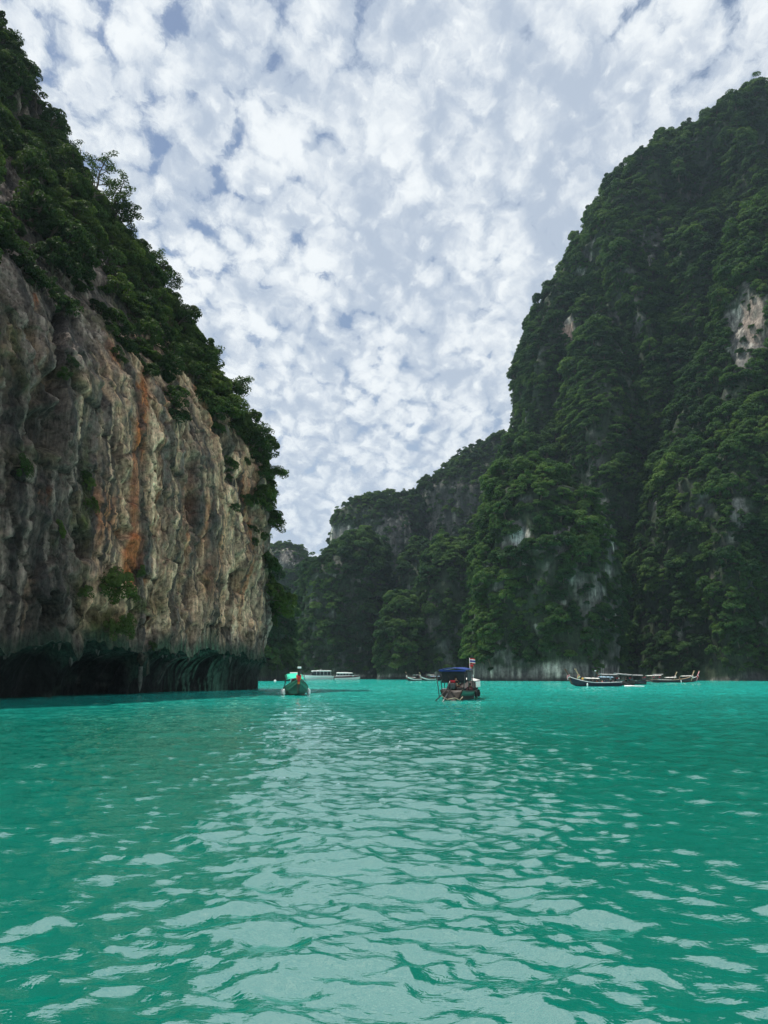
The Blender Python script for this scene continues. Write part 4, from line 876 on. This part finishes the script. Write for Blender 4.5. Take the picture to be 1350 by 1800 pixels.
def speedboat(loc, rz, label, L, Wd, hullm, bandm, H_, fly=True, mast=True):
    e = empty('speedboat', loc, rz); tag(e, label, 'speedboat', 'speedboats at the end of the lagoon')
    nt, nq = 26, 13; tt = np.linspace(0, 1, nt); hb = np.where(tt < 0.5, Wd / 2, Wd / 2 * (1 - np.clip((tt - 0.5) / 0.5, 0, 1) ** 2.6 * 0.98)); kz = -0.5 + 1.0 * np.clip((tt - 0.7) / 0.3, 0, 1) ** 2; gz = 1.7 + 0.6 * tt ** 1.5; x = -L / 2 + tt * L
    q = np.linspace(-1, 1, nq); Y = hb[:, None] * (np.sign(q) * np.abs(q) ** 0.45)[None]; Z = kz[:, None] + (gz - kz)[:, None] * np.abs(q)[None] ** 1.3; X = np.broadcast_to(x[:, None], Y.shape)
    G = np.stack([X, Y, Z], -1); st = np.array([(i, i + 1, nq - 2 - i, nq - 1 - i) for i in range(nq // 2)])
    part('hull', G.reshape(-1, 3), np.concatenate([grid_faces(nt, nq), st[:-1]]), hullm, e, True, 0.08)
    for idx in ([0, 1, 2], [nq - 3, nq - 2, nq - 1]):
        B = G[:, idx].copy(); B[..., 1] *= 1.02; B[..., 1] += np.sign(B[..., 1]) * 0.04; part('topside_band', B.reshape(-1, 3), grid_faces(nt, 3), bandm, e, True, 0.02)
        tube('rub_rail', [tuple(p) for p in B[:, 0 if idx[0] == 0 else 2]], 0.06, 'white_paint', e)
    part('deck', np.concatenate([np.stack([x[:-1], -hb[:-1] * 0.95, gz[:-1] - 0.08], -1)[:, None], np.stack([x[:-1], hb[:-1] * 0.95, gz[:-1] - 0.08], -1)[:, None]], 1).reshape(-1, 3), grid_faces(nt - 1, 2), 'white_paint', e, False, 0.05)
    z0 = 1.75; z1 = H_ + 0.7
    # raked cabin front, roof on pillars, dark windows between
    V = []
    for t_, z_ in ((0.30, z0), (0.16, z1 - 0.15)):
        for yy in (-0.42, -0.2, 0.2, 0.42): V.append((L * t_, yy * Wd, z_))
    part('windscreen', V, grid_faces(2, 4), 'glass', e, False, 0.05)
    cabin = sheet('roof', -L * 0.42, L * 0.20, Wd * 0.46, Wd * 0.40, z1 + 0.15, z1 - 0.02, 0.2, 'white_paint', e, 12, 9, 0.0, 0.45)
    for sg in (-1, 1):
        for k in range(5):
            xa = L * (-0.40 + 0.12 * k); part('window', [(xa, sg * Wd * 0.43, z0 + 0.35), (xa + L * 0.105, sg * Wd * 0.43, z0 + 0.35), (xa + L * 0.105, sg * Wd * 0.42, z1 - 0.10), (xa, sg * Wd * 0.42, z1 - 0.10)], [(0, 1, 2, 3)], 'glass', e, False, 0.03)
            tube('pillar', [(xa - 0.05, sg * Wd * 0.44, z0), (xa - 0.05, sg * Wd * 0.43, z1)], 0.06, 'white_paint', e)
        box('side_coaming', (-L * 0.44, L * 0.28, sg * Wd * 0.44 - 0.05, sg * Wd * 0.44 + 0.05, z0 - 0.05, z0 + 0.34), 'white_paint', e)
        tube('bow_rail', [(L * 0.22, sg * Wd * 0.46, z0 + 0.3), (L * 0.25, sg * Wd * 0.45, z0 + 0.85), (L * 0.40, sg * Wd * 0.28, z0 + 1.05), (L * 0.47, sg * 0.1, z0 + 1.1)], 0.035, 'steel', e)
    if fly:
        box('flybridge', (-L * 0.25, L * 0.02, -Wd * 0.3, Wd * 0.3, z1 + 0.18, z1 + 0.6), 'white_paint', e, 0.1)
    if mast:
        ms = tube('mast', [(-L * 0.08, 0, z1 + 0.2), (-L * 0.10, 0, z1 + 1.6)], [0.10, 0.03], 'white_paint', e); box('radar_arch', (-L * 0.12, -L * 0.07, -Wd * 0.32, Wd * 0.32, z1 + 0.75, z1 + 0.85), 'white_paint', ms)
    for yy in (-0.25, 0.25): box('outboard_motor', (-L / 2 - 0.6, -L / 2 - 0.05, yy * Wd - 0.22, yy * Wd + 0.22, 0.3, 1.4), 'rubber', e, 0.08)
    return e
speedboat((*wpos(559, 425)[:2], 0), facing(-0.95, -0.30), 'large white speedboat with raised mast beside the green longtail', 16.5, 4.6, 'white_paint', 'white_paint', 3.6, True, True)
speedboat((*wpos(611, 418)[:2], 0), facing(0.98, -0.15), 'white speedboat with maroon hull band right of the larger white one', 13.5, 3.8, 'white_paint', 'maroon', 2.5, True, False)
speedboat((*wpos(508, 440)[:2], 0), facing(-0.98, -0.15), 'low white speedboat mostly hidden behind the green longtail', 11.5, 3.2, 'white_paint', 'white_paint', 2.6, False, False)
def buoy():
    e = empty('buoy', (*wpos(484, 285)[:2], 0)); tag(e, 'small white mooring buoy near the left cliff corner', 'buoy')
    tube('float', [(0, 0, -0.2), (0, 0, 0.0), (0, 0, 0.25), (0, 0, 0.45), (0, 0, 0.55)], [0.2, 0.42, 0.46, 0.30, 0.08], 'white_paint', e, 12); ring('lifting_ring', (0, 0, 0.62), 0.09, 0.025, (1, 0, 0), 'steel', e)
buoy()

# ------------------------------------------------------------------ people aboard
def skin_mesh(name, verts, edges, radii, root=0, sub=1):
    m = bpy.data.meshes.new(name); m.from_pydata(verts, edges, []); o = bpy.data.objects.new(name, m); C.objects.link(o)
    md = o.modifiers.new('skin', 'SKIN'); md.use_smooth_shade = True
    for i, r in enumerate(radii): m.skin_vertices[0].data[i].radius = (r, r); m.skin_vertices[0].data[i].use_root = (i == root)
    sd_ = o.modifiers.new('sub', 'SUBSURF'); sd_.levels = sub; sd_.render_levels = sub
    dg = bpy.context.evaluated_depsgraph_get(); r_ = bpy.data.meshes.new_from_object(o.evaluated_get(dg)); bpy.data.objects.remove(o); smooth(r_); return r_
def figure(sit):
    # x forward, z up; seated figures have the seat at z = 0
    p = 0.0 if sit else 0.92
    J = {'pelvis': (0, 0, p + 0.05), 'belly': (0.01, 0, p + 0.22), 'chest': (0.02, 0, p + 0.42), 'neck': (0.02, 0, p + 0.56), 'head': (0.04, 0, p + 0.66), 'crown': (0.04, 0, p + 0.78)}
    R_ = {'pelvis': .14, 'belly': .125, 'chest': .145, 'neck': .055, 'head': .085, 'crown': .075}; E = [('pelvis', 'belly'), ('belly', 'chest'), ('chest', 'neck'), ('neck', 'head'), ('head', 'crown')]
    for s_, sg in (('l', 1), ('r', -1)):
        J['sh' + s_] = (0.01, sg * .19, p + 0.47); J['el' + s_] = (0.03, sg * .26, p + 0.20); J['wr' + s_] = (0.22, sg * .20, p + 0.06); J['ha' + s_] = (0.30, sg * .18, p + 0.05)
        if sit: J['hi' + s_] = (0.02, sg * .10, 0.02); J['kn' + s_] = (0.44, sg * .14, 0.04); J['an' + s_] = (0.46, sg * .13, -0.36); J['to' + s_] = (0.62, sg * .14, -0.39)
        else: J['hi' + s_] = (0, sg * .10, p - 0.03); J['kn' + s_] = (0.03, sg * .12, 0.48); J['an' + s_] = (-0.01, sg * .12, 0.08); J['to' + s_] = (0.15, sg * .14, 0.03)
        for k, r in (('sh', .065), ('el', .048), ('wr', .034), ('ha', .04), ('hi', .095), ('kn', .06), ('an', .042), ('to', .038)): R_[k + s_] = r
        E += [('chest', 'sh' + s_), ('sh' + s_, 'el' + s_), ('el' + s_, 'wr' + s_), ('wr' + s_, 'ha' + s_), ('pelvis', 'hi' + s_), ('hi' + s_, 'kn' + s_), ('kn' + s_, 'an' + s_), ('an' + s_, 'to' + s_)]
    ks = list(J); ix = {k: i for i, k in enumerate(ks)}
    body = skin_mesh('body', [J[k] for k in ks], [(ix[a], ix[b]) for a, b in E], [R_[k] for k in ks])
    def sub(keys, edges, grow):
        kk = list(keys); return skin_mesh('clothing', [J[k] for k in kk], [(kk.index(a), kk.index(b)) for a, b in edges], [R_[k] + grow for k in kk])
    shirt = sub(('belly', 'chest', 'shl', 'shr', 'ell', 'elr'), (('belly', 'chest'), ('chest', 'shl'), ('chest', 'shr'), ('shl', 'ell'), ('shr', 'elr')), 0.018)
    shorts = sub(('pelvis', 'hil', 'hir', 'knl', 'knr'), (('pelvis', 'hil'), ('pelvis', 'hir'), ('hil', 'knl'), ('hir', 'knr')), 0.016)
    # hair cap over the skull
    V = []
    for i in range(7):
        a = i / 6 * 1.75
        for k in range(12):
            b = 2 * math.pi * k / 12; V.append((0.028 + 0.105 * math.sin(a) * math.cos(b) - 0.02 * math.sin(a), 0.100 * math.sin(a) * math.sin(b), p + 0.725 + 0.125 * math.cos(a)))
    hair = smooth(mesh_np('hair', V, grid_faces(7, 12, True)))
    return body, shirt, shorts, hair
FIG = {True: figure(True), False: figure(False)}
def person(boat, x, y, z, rz, sit, shirt, label, shorts='black_cloth'):
    b = FIG[sit]; mw = Matrix.Translation(boat.location) @ Matrix.Rotation(boat.rotation_euler[2], 4, 'Z')
    e = empty('person', mw @ Vector((x, y, z)), boat.rotation_euler[2] + rz); tag(e, label, 'person', 'people aboard the boats')
    for nm, m, mt in (('body', b[0], 'skin'), ('shirt', b[1], shirt), ('shorts', b[2], shorts), ('hair', b[3], 'hair')):
        o = obj(nm, m.copy(), None, e); o.data.materials.clear(); o.data.materials.append(M[mt])
person(main_boat, 0.9, -0.55, 0.45, math.pi, True, 'pink', 'passenger in pink seated under the white awning, nearest the side')
person(main_boat, 1.9, -0.45, 0.45, math.pi, True, 'white_cloth', 'passenger in white seated forward under the white awning')
person(main_boat, 0.9, 0.35, 0.45, math.pi, True, 'red', 'passenger in red seated in the middle under the white awning')
person(main_boat, -4.2, -0.2, 0.10, 0.2, False, 'black_cloth', 'boatman in dark clothes standing at the stern engine under the blue tarp')
person(green_boat, -3.0, 0.1, 0.10, 0.0, False, 'black_cloth', 'boatman in dark clothes standing in the green longtail')
person(green_boat, 0.9, 0.5, 0.45, 0.0, True, 'white_cloth', 'passenger in white seated in the green longtail')
person(r1, 3.0, 0.2, 0.65, 0.0, True, 'white_cloth', 'passenger in white on the bow deck of the white awning boat')
person(r1, -1.2, 0.35, 0.45, 0.0, True, 'pink', 'passenger in pink seated amidships on the white awning boat')
person(r1, -1.9, -0.35, 0.45, 0.0, True, 'blue_cloth', 'passenger in blue seated behind the one in pink')
person(r1, -2.8, 0.2, 0.10, 0.0, False, 'sky_tarp', 'person in pale blue standing near the stern of the white awning boat')
person(r2, -2.4, 0.3, 0.10, 0.0, False, 'white_cloth', 'person in white standing under the tilted grey roof')
person(r2, -4.1, -0.2, 0.10, 0.0, False, 'black_cloth', 'boatman in black at the engine of the black longtail')
person(r1, -0.4, -0.3, 0.45, 0.0, True, 'orange', 'passenger in orange under the white awning of the right cluster boat')
person(r1, 0.6, 0.3, 0.45, 0.0, True, 'black_cloth', 'passenger in black seated forward of the one in orange')
person(r1, 2.3, -0.3, 0.10, 0.3, False, 'yellow', 'person in yellow standing at the bow of the white awning boat')
person(r2, -1.2, 0.3, 0.45, 0.0, True, 'pink', 'passenger in pink on the black longtail')
person(r2, 2.9, 0.2, 0.10, 0.0, False, 'white_cloth', 'person in white standing near the prow of the black longtail')
person(r3, -1.6, 0.2, 0.45, 0.0, True, 'white_cloth', 'passenger in white seated under the pale awning on the farthest right longtail')
person(r3, 0.3, 0.3, 0.10, -0.6, False, 'red', 'person in red standing amidships on the farthest right longtail')
person(r3, 2.2, -0.2, 0.10, 0.4, False, 'black_cloth', 'person in black standing forward on the farthest right longtail')
person(r4, 3.6, -0.2, 0.10, 0.2, False, 'sky_tarp', 'person in pale blue on the boat with the red ribboned prow')

# churned water behind the moving boat of the right-hand cluster
def wake():
    g = np.random.default_rng(3); c0 = r1.location; V, F = [], []
    for k in range(70):
        t = g.random(); cx = c0.x + 5.2 + 3.5 * t; cy = c0.y + 0.5 + g.normal(0, 0.35); r = 0.10 + 0.28 * g.random() * (1 - 0.5 * t); b = len(V)
        for i in range(8):
            a = i * math.pi / 4; q = r * (0.7 + 0.6 * g.random()); V.append((cx + 1.7 * q * math.cos(a), cy + q * math.sin(a), 0.05))
        V.append((cx, cy, 0.10 + 0.18 * g.random() * (1 - t))); F += [(b + i, b + (i + 1) % 8, b + 8) for i in range(8)]
    m = bpy.data.meshes.new('wake_foam'); m.from_pydata(V, [], F); o = obj('wake_foam', smooth(m), M['foam']); tag(o, 'white churned foam behind the white awning boat', kind='stuff')
wake()

# ------------------------------------------------------------------ thin sea haze
def haze():
    V, F = box_vf(-1800, 1800, -1800, 1800, -7.5, 470); m = mesh_np('haze', V, F); mt, t = new_mat('haze_air')
    vol = t.n('ShaderNodeVolumePrincipled', {'Color': (0.62, 0.82, 1.0, 1), 'Density': 0.00009, 'Anisotropy': 0.2})
    o_ = t.n('ShaderNodeOutputMaterial'); t.t.links.new(vol.outputs[0], o_.inputs[1]); o = obj('haze', m, mt); tag(o, 'thin bluish sea haze over the lagoon', kind='stuff'); o.display_type = 'WIRE'
haze()
